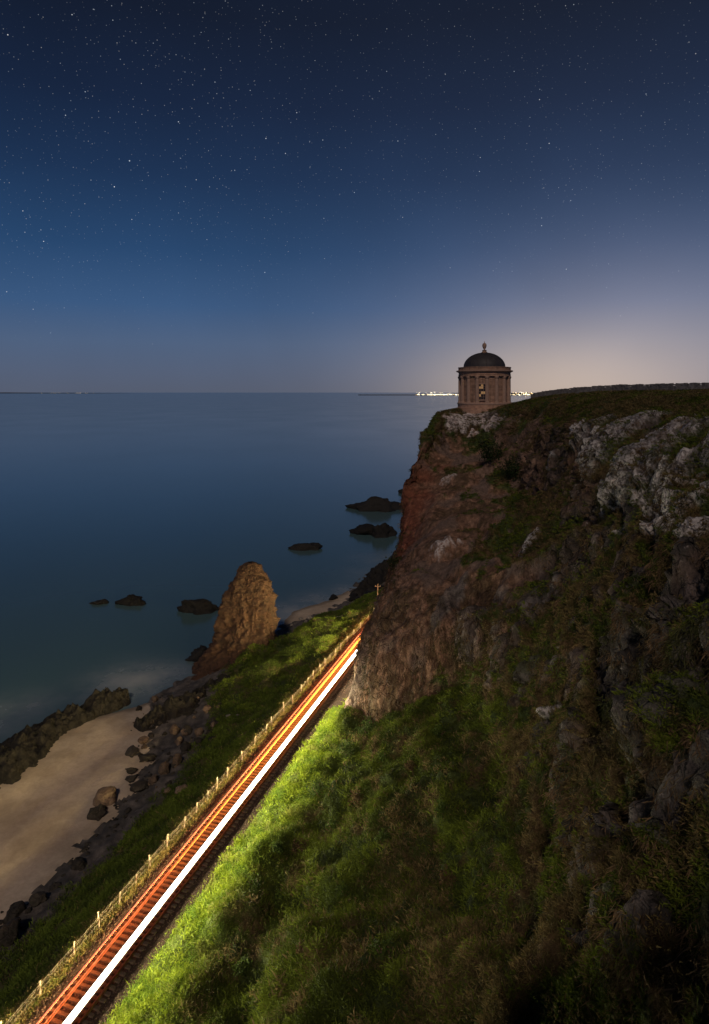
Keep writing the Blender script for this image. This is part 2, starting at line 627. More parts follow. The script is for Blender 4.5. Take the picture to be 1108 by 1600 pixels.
# ------------------------------------------------------------------ the shore left of the railway
# per station along the line: (metres left of the railway, height)
ST = {
    -30: [(-3, -.4), (1.9, -.4), (2.7, -.35), (4, -.9), (8, -3.7), (11, -5.4), (15, -6.2), (22, -6.45), (30, -6.62), (36, -6.95), (41, -7.6), (50, -10), (70, -12)],
    58: [(-3, -.4), (1.9, -.4), (2.7, -.35), (4, -.9), (8, -3.6), (11, -5.3), (15, -6.2), (22, -6.45), (30, -6.62), (36, -6.95), (41, -7.6), (50, -10), (70, -12)],
    72: [(-3, -.4), (1.9, -.4), (2.7, -.3), (4, -.8), (8, -2.9), (13, -5.0), (18, -6.1), (23, -6.4), (29, -6.6), (33, -6.85), (38, -7.5), (50, -10), (70, -12)],
    84: [(-3, -.4), (1.9, -.4), (2.7, -.3), (5, -.9), (10, -2.1), (15, -3.6), (19, -4.9), (23, -6.2), (29, -7.3), (36, -9), (50, -11), (70, -12)],
    95: [(-3, -.4), (1.9, -.4), (2.5, -.3), (5, -.7), (10, -1.4), (15, -2.6), (19, -4.0), (24, -6.4), (29, -8), (36, -9.5), (50, -11), (70, -12)],
    107: [(-3, -.4), (1.5, -.4), (2.5, -.3), (5, -.8), (10, -2.0), (14, -4.0), (17, -5.8), (21, -6.9), (25, -7.5), (36, -9.5), (50, -11), (70, -12)],
    118: [(-3, -.4), (1.0, -.4), (3, -.6), (5, -1.4), (8, -2.9), (12, -5.2), (15, -6.3), (21, -6.85), (25, -7.3), (36, -9.5), (50, -11), (70, -12)],
    132: [(-3, -1), (0, -1.5), (3, -3), (5, -4), (9, -5.6), (12, -6.4), (14, -6.7), (17, -7.0), (21, -7.5), (36, -9.5), (50, -11), (70, -12)],
    150: [(-3, -3), (0, -5), (3, -5.7), (5, -6), (9, -6.4), (12, -6.6), (14, -6.8), (16.5, -7.0), (21, -7.8), (36, -9.5), (50, -11), (70, -12)],
    185: [(-3, -5), (0, -6), (3, -6.5), (5, -6.8), (9, -7.1), (12, -7.4), (14, -7.8), (17, -8.2), (21, -8.8), (36, -10), (50, -11), (70, -12)],
}
FOOT = ([-30, 58, 72, 84, 95, 107, 118, 132, 150], [10.8, 11.2, 12.6, 18.5, 21.0, 14.5, 10.5, 6.0, 0.0])
SAND = ([-30, 50, 60, 66, 72, 78, 83, 88, 105, 112, 118, 132, 140], [16.5, 15, 15.4, 17, 20.5, 25, 30, 60, 60, 20.5, 16.5, 13.5, 60])


def shore_height(Y0, l):
    ks = sorted(ST)
    tab = np.array([np.interp(l, [a for a, _ in ST[k]], [b for _, b in ST[k]]) for k in ks])   # (stations, n)
    idx = np.clip(np.searchsorted(ks, Y0) - 1, 0, len(ks) - 2)
    k0 = np.array(ks)[idx]
    k1 = np.array(ks)[idx + 1]
    f = np.clip((Y0 - k0) / (k1 - k0), 0, 1)
    f = f * f * (3 - 2 * f)
    n = np.arange(len(l))
    return tab[idx, n] * (1 - f) + tab[idx + 1, n] * f


def shore_full(Y0, l):
    z = shore_height(Y0, l)
    q = np.stack([Y0, l, np.zeros_like(l)], 1)
    foot = np.interp(Y0, *FOOT)
    sand = np.interp(Y0, *SAND)
    jag = fbm(q, 0.35, 4) * 1.6
    grass = sstep(foot + 1.2, foot - 0.8, l + jag) * sstep(1.9, 2.6, l)
    sandm = sstep(sand - .6, sand + 0.9, l + fbm(q, 0.5, 4, off=40) * 1.5)
    lump = sstep(3.5, 7, l) * sstep(foot + 2, foot - 3, l)
    hump = sstep(74, 84, Y0) * sstep(118, 104, Y0)
    z = z + lump * (fbm(q, 0.16, 3, off=11) * (0.55 + 1.5 * hump) + fbm(q, 0.5, 3, off=5) * 0.35)
    z = z + (1 - sandm) * (1 - grass) * sstep(9, 12, l) * (fbm(q, 0.6, 4, off=3) * 0.35)
    z = z + sandm * (fbm(q, 0.12, 3, off=8) * 0.14 + fbm(q, 0.8, 3, off=9) * 0.03)
    return z, grass, sandm


def build_shore():
    ys = np.concatenate([np.arange(-30, 25, 1.5), np.arange(25, 135, 0.36), np.arange(135, 186, 1.2)])
    ls = np.concatenate([np.arange(-3, 2, 0.5), np.arange(2, 34, 0.30), np.arange(34, 70, 1.5)])
    Y0, L = np.meshgrid(ys, ls, indexing='ij')
    Yf, Lf = Y0.ravel(), L.ravel()
    z, grass, sand = shore_full(Yf, Lf)
    v = np.stack([TX0 + TM * (Yf - TY0) - Lf * NX, Yf - Lf * NY, z], 1)
    n1 = fbm(v, 0.25, 4, off=2)
    n2 = fbm(v, 1.1, 4, off=6)
    shing = lerp3((0.05, 0.047, 0.045), (0.115, 0.10, 0.09), sstep(-.5, .6, n2 + .4 * n1))
    turf = lerp3((0.035, 0.05, 0.012), (0.07, 0.06, 0.025), sstep(-.4, .6, n1))
    sandc = lerp3((0.37, 0.295, 0.215), (0.46, 0.375, 0.285), sstep(-.5, .5, n1))
    wet = sstep(-6.72, -6.95, z)[:, None]
    sandc = sandc * (1 - 0.5 * wet)
    c = shing * (1 - grass[:, None]) + turf * grass[:, None]
    wrack = sstep(0.1, 0.45, n2) * sstep(0.95, 0.5, sand)
    sandc = sandc * (1 - .6 * wrack[:, None])
    faces = grid_faces(len(ys), len(ls))
    fs = sand[faces].mean(1) > 0.5
    out = []
    for name, sel, mat, cc in (('beach', fs, M_SAND, sandc), ('coastal_bank', ~fs, M_GROUND, c)):
        f = faces[sel]
        u, inv = np.unique(f, return_inverse=True)
        o = link(bpy.data.objects.new(name, mesh_np(name, v[u], inv.reshape(f.shape), mat, True, cc[u])))
        out.append(tag(o, kind='structure'))
    return v.reshape(len(ys), len(ls), 3), grass.reshape(len(ys), len(ls))


SHORE_V, SHORE_G = build_shore()

# ------------------------------------------------------------------ the hillside and the cliffs
# control points: 13 columns along the cliff, each a line from the edge of the ballast up to the plateau
COLS = [
    [T(-15, 2.2, -.1), T(-15, 4.2, .4), T(-15, 7, 2.0), T(-15, 10, 4), (-18, -17, 9), (-15, -17, 14), (-12, -17, 19), (-10, -16, 24), (-8.5, -16, 29), (-7, -15, 32.5), (-6, -15, 34.2), (2, -18, 34.6), (40, -50, 36)],
    [T(9, 2.2, -.1), T(9, 4.2, .4), T(9, 7, 2.0), T(9, 10, 4), (-9, 6, 9), (-6, 6, 14), (-4, 5.6, 19), (-2.0, 4.2, 24), (0, 2.2, 28.5), (1.5, 0.8, 32), (2.5, -.6, 34.2), (8, -6, 34.5), (45, -28, 36.5)],
    [T(26, 2.2, -.1), T(26, 4.2, .4), T(26, 6.5, 1.0), T(26, 9.5, 1.8), (-2, 22, 6.5), (4, 18, 10.5), (6.8, 15, 15), (9.8, 12.5, 20), (13, 12, 25), (16.5, 11.5, 29.5), (20, 10, 33.5), (29, 7, 35.5), (60, 0, 37)],
    [T(36.5, 2.2, -.1), T(36.5, 4.0, .3), T(36.5, 6.3, .75), T(36.5, 9.5, 1.5), Pz(560, 1500, 6), Pz(760, 1520, 10), Pz(880, 1450, 14), Pz(1000, 1300, 18.5), Pz(1120, 1100, 23.5), Pz(1260, 900, 28.5), (21, 23.6, 33), (31, 24, 35.8), (65, 22, 37)],
    [T(48, 2.2, -.1), T(48, 4.0, .3), T(48, 5.6, 1.0), T(48, 9.6, 1.15), Pz(620, 1340, 5.5), Pz(770, 1330, 9), Pz(850, 1230, 13), Pz(930, 1100, 18), Pz(1020, 930, 24), Pz(1110, 780, 29.5), (26.3, 37.5, 33.6), (37, 40, 36.0), (70, 44, 37.2)],
    [T(58, 2.2, -.1), T(58, 4.0, .4), T(58, 6.3, .8), T(58, 9.4, 1.7), Pz(650, 1230, 5.2), Pz(785, 1180, 9.5), Pz(855, 1060, 15), Pz(925, 930, 21), Pz(995, 800, 27), Pz(1055, 705, 31.3), P(1108, 645, 58), P(1112, 611, 78), (75, 80, 37.4)],
    [T(65.5, 2.2, -.1), T(65.5, 3.8, .5), T(65, 6.0, .9), T(64.5, 8.5, 1.9), Pz(635, 1140, 4.9), Pz(735, 1068, 8.5), Pz(790, 950, 16), Pz(850, 850, 21), Pz(890, 760, 26), Pz(920, 690, 30.5), P(940, 645, 78), P(965, 611, 98), (72, 104, 37.2)],
    [T(70, 2.2, -.1), T(70, 3.4, .4), T(69.5, 5.0, 1.1), T(69, 6.5, 1.6), Pz(592, 1128, 2.6), Pz(680, 1085, 6), Pz(720, 960, 13.5), Pz(765, 850, 19), P(800, 765, 91), P(825, 703, 97), P(842, 656, 103), P(860, 618.5, 113), (66, 120, 36.6)],
    [T(73.6, 2.2, -.1), Pz(533, 1108, .3), Pz(540, 1115, .5), Pz(548, 1120, .8), Pz(560, 1126, 1.1), Pz(580, 1122, 2.1), Pz(607, 1010, 9), Pz(650, 880, 16), P(697, 780, 93), P(735, 698, 112), P(752, 659, 117), P(762, 640.3, 122), (48, 134, 34.8)],
    [Pz(553, 1088, -.1), Pz(554, 1085, .3), Pz(555, 1080, .8), Pz(557, 1072, 1.5), Pz(560, 1062, 2.2), Pz(565, 1045, 3.4), Pz(586, 975, 8), Pz(609, 915, 11.5), P(632, 825, 92), P(652, 722, 107), P(677, 657, 116), P(706, 640.6, 122), (40, 140, 34)],
    [(6, 100, -.6), (6.1, 100, .4), (6.2, 100, 1.4), (6.4, 100, 2.4), (6.6, 100, 3.6), (6.8, 100, 5), (7.4, 101, 9), (8.3, 103, 14), (10, 107, 20), (13.4, 112, 27), (17, 119, 31.4), (22, 129, 32.3), (40, 146, 33)],
    [(14, 131, -8), (14.1, 131, -7), (14.3, 131, -6), (14.5, 131, -5), (14.8, 131, -3.5), (15.2, 131, -1), (16, 131, 4), (17, 131, 11), (18.5, 131, 18), (20.5, 131.5, 26), (23, 132, 31.2), (28, 136, 32.2), (45, 150, 32.5)],
    [(50, 165, -8), (50, 165, -7), (50, 165, -6), (50, 164, -5), (50, 164, -3.5), (50, 163, -1), (50, 162, 4), (50, 161, 11), (50, 160, 18), (50, 159, 26), (50, 157, 31), (50, 153, 32), (55, 150, 33)],
]
#        r0   r1   r2   r3   r4   r5   r6   r7   r8   r9  r10  r11  r12      share of ground under grass
_GR = [1.0, 1.0, 1.0, 1.0, 1.0, .92, .78, .74, .68, .55, .95, 1.0, 1.0]
_GB = [1.0, 1.0, .80, .45, .12, .03, .03, .05, .15, .34, .50, .9, 1.0]      # the bluff under the temple
_GN = [.6, .3, .1, .05, .05, .05, .08, .22, .05, .36, .72, .95, 1.0]        # its nose
GRS = [_GR, _GR, _GR, _GR, _GR,
       [1, 1, 1, 1, 1, .95, .80, .76, .70, .50, .88, 1, 1],
       [1, 1, 1, 1, 1, .90, .55, .66, .58, .40, .92, 1, 1],
       [1, 1, 1, 1, .9, .60, .22, .36, .60, .25, .80, 1, 1],
       _GB, _GN, _GN, _GN, _GN]
# how red-brown the bare face is (0 grey basalt, 1 brown earth and netting, 2 red)
_RR = [1, 1, 1, 1, 1, .6, .25, .15, .1, .15, .2, .3, .3]
RED = [_RR] * 6 + [[1, 1, 1, 1, 1, .7, .6, .4, .4, .35, .3, .3, .3], [1, 1, 1, 1, 1, .9, .9, .9, .8, .6, .3, .3, .3],
                   [1, 1, 1, 1, 1, 1, 1.0, 1.1, 1.1, 1.0, .2, .3, .3], [1, 1, 1, 1, 1, 1, 1.1, 1.5, 2.0, 1.4, .5, .3, .3],
                   [1.5] * 13, [1.0] * 13, [1.0] * 13]


def catmull(A, segs):
    """A: (n, ...) -> interpolated samples with segs[i] samples in segment i"""
    n = len(A)
    out = []
    for i in range(n - 1):
        p0, p1, p2, p3 = A[max(i - 1, 0)], A[i], A[i + 1], A[min(i + 2, n - 1)]
        t = np.arange(segs[i]) / segs[i]
        t = t.reshape((-1,) + (1,) * (A.ndim - 1))
        out.append(0.5 * (2 * p1 + (p2 - p0) * t + (2 * p0 - 5 * p1 + 4 * p2 - p3) * t ** 2 + (3 * p1 - p0 - 3 * p2 + p3) * t ** 3))
    out.append(A[-1:])
    return np.concatenate(out, 0)


def grid_normals(V):
    du = np.gradient(V, axis=0)
    dv = np.gradient(V, axis=1)
    n = np.cross(du, dv)
    n /= np.linalg.norm(n, axis=2)[..., None] + 1e-9
    return n


CSEG = [8, 14, 40, 56, 56, 50, 46, 46, 40, 24, 12, 8]
RSEG = [10, 14, 18, 26, 34, 36, 40, 44, 44, 36, 30, 16]
# rock outcrops that stand out of the turf: photo place, half width and half height in metres, how far out, kind of face
OUT = [(952, 690, 2.3, 3.0, 1.0, 'lichen'), (985, 712, 1.7, 3.4, 1.0, 'lichen'), (1022, 712, 1.9, 2.8, 1.0, 'lichen'), (930, 668, 1.5, 1.6, .7, 'lichen'),
       (1052, 752, .75, 1.9, .7, 'white'), (1040, 795, .6, 1.7, .6, 'white'), (1098, 752, .8, 1.0, .6, 'white'), (1078, 790, .5, 1.5, .5, 'white'), (1008, 765, .5, .8, .5, 'lichen'),
       (962, 805, .3, .8, .3, 'white'), (880, 690, 2.6, 2.6, .6, 'brown'), (845, 700, 2.4, 4.0, .5, 'brown'), (905, 725, 1.6, 2.0, .5, 'brown'),
       (742, 652, 2.2, 1.7, .6, 'pinkwhite'), (712, 660, 2.2, 1.5, .5, 'pinkwhite'), (772, 660, 1.9, 1.4, .4, 'pinkwhite'), (795, 665, 2.0, 2.0, .4, 'brown'), (742, 678, .9, .6, .3, 'pinkwhite'),
       (815, 690, 2.6, 4.5, .5, 'brown'), (700, 748, .8, .7, .3, 'pinkwhite'), (692, 850, 1.2, .5, .3, 'pinkwhite'), (828, 835, .7, 1.1, .3, 'lichen'),
       (925, 690, .5, 1.7, .5, 'white'), (958, 668, .7, 2.0, .5, 'white'), (975, 738, .5, 1.8, .5, 'white'), (1000, 690, .6, 2.4, .6, 'white'), (1016, 742, .5, 1.6, .5, 'white'),
       (1060, 722, .6, 2.0, .6, 'white'), (1086, 812, .4, 1.2, .4, 'white'), (905, 664, .6, 1.0, .4, 'white'), (1035, 690, .5, 1.6, .5, 'white'), (1100, 700, 1.0, 2.0, .7, 'lichen'),
       (722, 662, .7, 1.5, .4, 'white'), (755, 654, .8, 1.2, .4, 'pinkwhite'), (690, 668, .5, 1.2, .3, 'pinkwhite'), (935, 780, .3, .9, .3, 'lichen'), (870, 715, .5, 1.4, .4, 'lichen'),
       (1000, 900, .6, 1.8, .5, 'dark'), (1060, 890, .7, 2.0, .6, 'dark'), (880, 1000, .6, 2.4, .5, 'dark'), (855, 900, .6, 2.2, .5, 'dark'), (1040, 1100, .7, 2.0, .6, 'dark'), (1092, 1190, .6, 1.8, .6, 'dark'),
       (930, 1400, .6, 1.5, .5, 'dark'), (1000, 1430, .6, 1.4, .5, 'dark'), (790, 1030, .6, 2.2, .4, 'dark'), (700, 940, .9, 2.6, .35, 'dark'), (840, 1180, .5, 1.6, .4, 'dark'),
       (980, 985, 1.0, 2.6, .9, 'dark'), (1010, 990, 1.5, 2.9, 1.0, 'dark'), (967, 1030, .6, 1.8, .7, 'dark'), (1096, 1030, 1.3, 4.0, 1.0, 'dark'), (1048, 960, 1.1, 1.8, .5, 'dark'),
       (866, 1092, .28, .75, .4, 'white'), (850, 1130, .45, 1.1, .4, 'dark'), (908, 1160, 1.05, 1.7, .7, 'dark'), (915, 1260, .5, 1.2, .6, 'dark'), (940, 1300, 1.2, 1.9, .7, 'dark'), (985, 1270, .8, 1.2, .5, 'dark'),
       (825, 1060, .6, 2.0, .5, 'dark'), (800, 950, 1.0, 3.2, .5, 'dark'), (760, 950, .9, 2.6, .4, 'dark'), (735, 985, 1.0, 3.0, .4, 'dark'), (830, 960, .7, 2.0, .4, 'dark')]


def project(V):
    return CX + FX * V[..., 0] / np.maximum(V[..., 1], 1e-3), HZ + FX * (H - V[..., 2]) / np.maximum(V[..., 1], 1e-3)


def build_cliff():
    A = np.array(COLS, float)
    V = catmull(np.swapaxes(catmull(A, CSEG), 0, 1), RSEG)
    V = np.swapaxes(V, 0, 1)                      # (columns, rows, 3)
    ter = np.repeat(np.array([[1], [1], [1], [1], [1], [1], [1], [.75], [.4], [.3], [.3], [.3], [.3]]), 13, 1) * np.array([[0, 0, 0, 0, 0, .3, 1, 1, 1, 1, .2, 0, 0]])
    W = np.stack([np.array(GRS, float), np.array(RED, float), ter], -1)
    W = np.swapaxes(catmull(np.swapaxes(catmull(W, CSEG), 0, 1), RSEG), 0, 1)
    g, red = np.clip(W[..., 0], 0, 1), np.clip(W[..., 1], 0, 2)
    N = grid_normals(V)
    if N[200, 200, 0] > 0 and N[200, 200, 2] < 0:
        N = -N
    if N[150, 60, 2] < 0:
        N = -N
    nu, nv = V.shape[:2]
    p = V.reshape(-1, 3)
    steep = np.clip(1 - np.abs(N[..., 2].ravel()), 0, 1)
    # ledges: steep steps of bare rock with turf on the flats between them
    PD, LA, LB = 6.5, .58, .20
    tt = p[:, 2] / PD + fbm(p, .045, 2, off=71) * 1.3 + fbm(p * (1, 1, .3), .22, 3, off=72) * .42
    ff = tt - np.floor(tt)
    fp = np.where(ff < LA, ff * LB / LA, LB + (ff - LA) * (1 - LB) / (1 - LA))
    tw = np.clip(W[..., 2].ravel(), 0, 1) * (.55 + .45 * sstep(-.3, .3, fbm(p, .12, 2, off=73)))
    dz = (fp - ff) * PD * tw
    riser = sstep(LA - .05, LA + .06, ff) * sstep(1.0, .96, ff)
    # threshold the share of grass with noise so that turf breaks up into patches and streaks
    q = p * (1, 1, 0.55)
    th = fbm(q, 0.22, 4, off=3) * 0.42 + fbm(q, 0.9, 3, off=21) * 0.26
    th += tw * (.26 - .62 * riser)
    gm = sstep(0.40, 0.60, g.ravel() + th)
    gm = np.where(g.ravel() > .985, 1.0, gm)
    out_m = np.zeros(len(p))
    kind = {k: np.zeros(len(p)) for k in ('lichen', 'white', 'brown', 'pinkwhite', 'dark')}
    push = np.zeros(len(p))
    px, py = project(p)
    wob = np.stack([fbm(p, 0.8, 3, off=60), fbm(p, 0.8, 3, off=70), fbm(p, 0.8, 3, off=80)], 1)
    for (ox, oy, rw, rh, amp, kd) in OUT:
        d = (px - ox) ** 2 + (py - oy) ** 2 + np.where(p[:, 1] < 5, 1e9, 0)
        i = int(np.argmin(d))
        cpt = p[i]
        nn = N.reshape(-1, 3)[i]
        side = np.array([-nn[1], nn[0], 0.0])
        side /= np.linalg.norm(side) + 1e-9
        dp = p - cpt + wob * min(rw, 1.5) * 0.55
        a = (dp @ side) / rw
        b2 = dp[:, 2] / rh
        dd = np.linalg.norm(p - cpt, axis=1)
        r = (np.abs(a) ** 3 + np.abs(b2) ** 3) ** (1 / 3)
        mk = sstep(1.15, 0.85, r) * (dd < 3.5 * max(rw, rh))
        push = np.maximum(push, mk * amp)
        kind[kd] = np.maximum(kind[kd], mk)
        out_m = np.maximum(out_m, mk)
    gm = gm * (1 - out_m * (0.65 + 0.35 * sstep(-.2, .3, wob[:, 0])))
    rock = 1 - gm
    face = sstep(0.12, 0.45, steep)
    c1, c2, cid3 = worley(p * (1, 1, .13) + wob * .25, .75, 11)
    fiss = sstep(.16, .03, c2 - c1)
    for kd in ('lichen', 'pinkwhite'):
        kind[kd] = kind[kd] * (1 - .85 * fiss) * (.65 + .35 * sstep(.25, .5, cid3))
    # relief: blocky, upright joints in the rock; soft lumps under the turf
    qv = p * (1, 1, 0.38)
    d1, d2, cid = worley(qv + wob * .3, 0.62)
    e1, e2, cid2 = worley(p * (1, 1, .6) + wob * .2, 1.7, 5)
    block = (cid - .5) * 0.75 - sstep(0.14, 0.0, d2 - d1) * 0.35 + (cid2 - .5) * 0.28 - sstep(.1, 0, e2 - e1) * .12
    rr = ridged(qv, 0.3, 5, off=4)
    netting = np.clip(red.ravel(), 0, 1) * sstep(.3, .9, red.ravel()) * (1 - out_m)
    rel = rock * face * (block * (1 - .45 * netting) * (1 - .5 * tw) + rr * 0.5) + push
    rel += fbm(p, 0.11, 3, off=31) * 1.0 * face
    vv = np.broadcast_to(np.arange(nv)[None, :], (nu, nv)).ravel()
    flat = .25 + .75 * sstep(8, 34, vv)
    flat = flat * sstep(1, 7, vv)                      # keeps the verge by the ballast low
    low = sstep(sum(RSEG[:6]), sum(RSEG[:4]), vv)
    rel += gm * flat * (fbm(p, 0.22, 3, off=51) * (0.25 + 0.95 * low) + np.abs(fbm(p, 0.75, 3, off=52)) * 0.55)
    plate = sstep(sum(RSEG[:10]) - 10, sum(RSEG[:10]) + 6, vv)
    rel *= (1 - .8 * plate)
    hz = N.reshape(-1, 3) * (1, 1, 0)
    f1, f2, cid4 = worley(p * (1, 1, .3) + wob * .2, 1.5, 17)
    colum = ((cid3 - .5) * 1.25 - sstep(.16, 0, c2 - c1) * .7 + (cid4 - .5) * .45 - sstep(.12, 0, f2 - f1) * .22) * rock * face * np.clip(tw * 1.2, 0, 1)
    P2 = p + N.reshape(-1, 3) * rel[:, None] + hz * colum[:, None]
    P2[:, 2] += dz
    # surface colours; the verge turf also carries painted train light
    n1 = fbm(p, 0.3, 4, off=12)
    n2 = fbm(p * (1, 1, .4), 1.3, 4, off=14)
    n3 = fbm(p * (1.0, 1.0, 0.10), 2.4, 3, off=15)
    grey = lerp3((0.045, 0.036, 0.033), (0.12, 0.098, 0.09), sstep(-.5, .5, n2))
    brown = lerp3((0.13, 0.070, 0.044), (0.29, 0.17, 0.115), sstep(-.5, .5, n2 * .7 + n3 * .9))
    redc = lerp3((0.13, 0.045, 0.028), (0.23, 0.085, 0.05), sstep(-.5, .5, n2))
    r_ = red.ravel()
    pat = fbm(p * (1, 1, .6), .2, 4, off=55)
    brown = lerp3(brown, (0.14, 0.105, 0.09), sstep(.0, .35, pat) * .75)
    brown = lerp3(brown, (0.075, 0.052, 0.03), sstep(-.1, -.45, pat + .3 * n2) * .7)
    rk = lerp3(grey, brown, sstep(0.1, 0.9, r_ + .3 * n1))
    rk = lerp3(rk, redc, sstep(1.2, 1.9, r_ + .3 * n1))
    rk = lerp3(rk, lerp3((0.075, 0.066, 0.064), (0.15, 0.135, 0.13), sstep(-.4, .4, n2)), kind['dark'] * .8)
    rk = lerp3(rk, lerp3((0.13, 0.08, 0.055), (0.23, 0.15, 0.11), sstep(-.4, .5, n2)), kind['brown'] * .85)
    rk = rk * (1 - .6 * (fiss * face * np.clip(tw * 1.3, 0, 1)))[:, None]
    spots = sstep(-.05, .35, fbm(p, 1.9, 4, off=33) + .25 * n1)
    rk = lerp3(rk, (0.17, 0.16, 0.165), kind['lichen'] * .6)
    rk = lerp3(rk, (0.42, 0.40, 0.40), kind['lichen'] * spots * .75)
    rk = lerp3(rk, (0.60, 0.57, 0.56), kind['white'] * (.35 + .65 * spots))
    rk = lerp3(rk, (0.58, 0.46, 0.43), kind['pinkwhite'] * (.3 + .7 * spots))
    deadg = lerp3((0.075, 0.05, 0.024), (0.13, 0.085, 0.04), sstep(-.4, .4, n2))
    green = lerp3((0.036, 0.052, 0.015), (0.065, 0.085, 0.022), sstep(-.4, .4, n1))
    dead = sstep(.05, .5, n1 * .8 + fbm(p, .8, 3, off=44) * .6 + .25 * face * (1 - low) - .12 + .16 * (1 - low))
    tf = lerp3(green, deadg, dead)
    tf = lerp3(tf, (0.075, 0.10, 0.012), sstep(36, 14, vv))  # turf brightened along the verge, as lit by the train
    col = lerp3(rk, tf, gm)
    o = link(bpy.data.objects.new('cliff', mesh_np('cliff', P2, grid_faces(nu, nv), M_CLIFF, True, col, {'rock': rock * face, 'lichen': np.clip(kind['lichen'] * .75 + kind['pinkwhite'] * .9 + kind['white'], 0, 1) * (1 - gm), 'net': netting * (1 - gm)})))
    tag(o, kind='structure')
    P2 = P2.reshape(nu, nv, 3)
    return P2, grid_normals(P2), gm.reshape(nu, nv), dead.reshape(nu, nv), low.reshape(nu, nv), plate.reshape(nu, nv)


CL_V, CL_N, CL_G, CL_DEAD, CL_LOW, CL_PLATE = build_cliff()
if CL_N[150, 60, 2] < 0:
    CL_N = -CL_N


# ------------------------------------------------------------------ grass
def scatter(V, weight, n, extra=()):
    """n random places on a grid surface, weight per quad cell and area"""
    a = V[1:, :-1] - V[:-1, :-1]
    b = V[:-1, 1:] - V[:-1, :-1]
    nrm = np.cross(a, b)
    area = np.linalg.norm(nrm, axis=2)
    wq = (weight[:-1, :-1] * area).ravel()
    idx = RNG.choice(len(wq), n, p=wq / wq.sum())
    ci, cj = np.unravel_index(idx, area.shape)
    u, v = RNG.random(n)[:, None], RNG.random(n)[:, None]
    p = V[ci, cj] + a[ci, cj] * u + b[ci, cj] * v
    return p, nrm[ci, cj] / (area[ci, cj][:, None] + 1e-9), ci, cj


def blades(name, p, nrm, length, width, col, per, spread, upw, mat=M_GRASS):
    """tufts of tapering leaf blades: every tuft has `per` blades fanning out from one place"""
    n = len(p)
    N = n * per
    p = np.repeat(p, per, 0) + RNG.normal(size=(N, 3)) * np.repeat(spread, per)[:, None] * (1, 1, .25)
    nrm = np.repeat(nrm, per, 0)
    L = np.repeat(length, per) * RNG.uniform(.55, 1.25, N)
    Wd = np.repeat(width, per) * RNG.uniform(.6, 1.4, N)
    c = np.repeat(col, per, 0) * RNG.uniform(.65, 1.4, N)[:, None]
    th = RNG.uniform(0, 2 * np.pi, N)
    lean = np.stack([np.cos(th), np.sin(th), np.zeros(N)], 1)
    d = nrm * .55 + np.array((0, 0, upw)) + lean * RNG.uniform(.2, .9, N)[:, None]
    d /= np.linalg.norm(d, axis=1)[:, None]
    side = np.cross(d, RNG.normal(size=(N, 3)))
    side /= np.linalg.norm(side, axis=1)[:, None] + 1e-9
    base = p - nrm * .05
    mid = base + d * (L * .55)[:, None]
    d2 = d + lean * .55 - np.array((0, 0, .35))
    d2 /= np.linalg.norm(d2, axis=1)[:, None]
    tip = mid + d2 * (L * .5)[:, None]
    s = side * (Wd * .5)[:, None]
    v = np.stack([base, mid + s, tip, mid - s], 1).reshape(-1, 3)
    f = np.arange(N)[:, None] * 4 + (0, 1, 2, 3)
    cc = np.repeat(c, 4, 0)
    o = link(bpy.data.objects.new(name, mesh_np(name, v, f, mat, False, cc)))
    return o


def in_frame(V, m=60):
    px, py = project(V)
    return ((px > -m) & (px < 1108 + m) & (py > 0) & (py < 1600 + m) & (V[..., 1] > 5)).astype(float)


def hillside_grass():
    vis = in_frame(CL_V)
    near = 1 / np.clip(CL_V[..., 1] / 40, .6, 3) ** 1.3
    n1 = fbm(CL_V.reshape(-1, 3), .30, 4, off=90).reshape(vis.shape)
    wgt = vis * CL_G * near * (0.45 + sstep(-.45, .35, n1)) * (.75 + .25 * sstep(2, 16, np.broadcast_to(np.arange(vis.shape[1])[None], vis.shape))) * (1 + 1.6 * sstep(34, 12, np.broadcast_to(np.arange(vis.shape[1])[None], vis.shape)))
    n = 86000
    p, nr, ci, cj = scatter(CL_V, wgt, n)
    nr = CL_N[ci, cj]
    low, dead, plate = CL_LOW[ci, cj], CL_DEAD[ci, cj], CL_PLATE[ci, cj]
    a = fbm(p, .35, 4, off=7)
    b = fbm(p, 1.2, 3, off=17)
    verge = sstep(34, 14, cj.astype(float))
    green = lerp3((0.048, 0.066, 0.008), (0.115, 0.15, 0.016), sstep(-.5, .6, a + .5 * b))
    dry = lerp3((0.085, 0.065, 0.028), (0.17, 0.12, 0.055), sstep(-.5, .5, b))
    dead = np.maximum(dead, sstep(.12, .4, fbm(p, .14, 3, off=201)) * .75)
    t = np.clip(dead * (1 - .2 * low) + sstep(.35, .6, b) * .35 + .55 * plate * sstep(-.4, .3, a), 0, 1) * (1 - verge)
    c = lerp3(green, dry, np.where(RNG.random(n) < t, .9, .1 * t))
    vc = lerp3((0.095, 0.16, 0.012), (0.19, 0.245, 0.016), sstep(-.35, .4, b))  # verge blades get a brighter colour that includes the train's light
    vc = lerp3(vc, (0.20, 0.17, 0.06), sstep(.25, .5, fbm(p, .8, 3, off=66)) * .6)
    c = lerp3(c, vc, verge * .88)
    ln = (0.28 + .22 * sstep(-.2, .5, a) * low + .06 * low) * (1 - .45 * verge * (1 - .9 * sstep(.1, .4, b))) * (1 + .25 * plate)
    o = blades('hillside_grass', p, nr, ln, 0.035 + .03 * sstep(-.2, .5, b) + np.clip(p[:, 1] - 40, 0, 90) * .0006, c, 9, .10 + .12 * low, .55)
    tag(o, kind='stuff', label='rough green and brown grass covering the hillside above the railway')


hillside_grass()


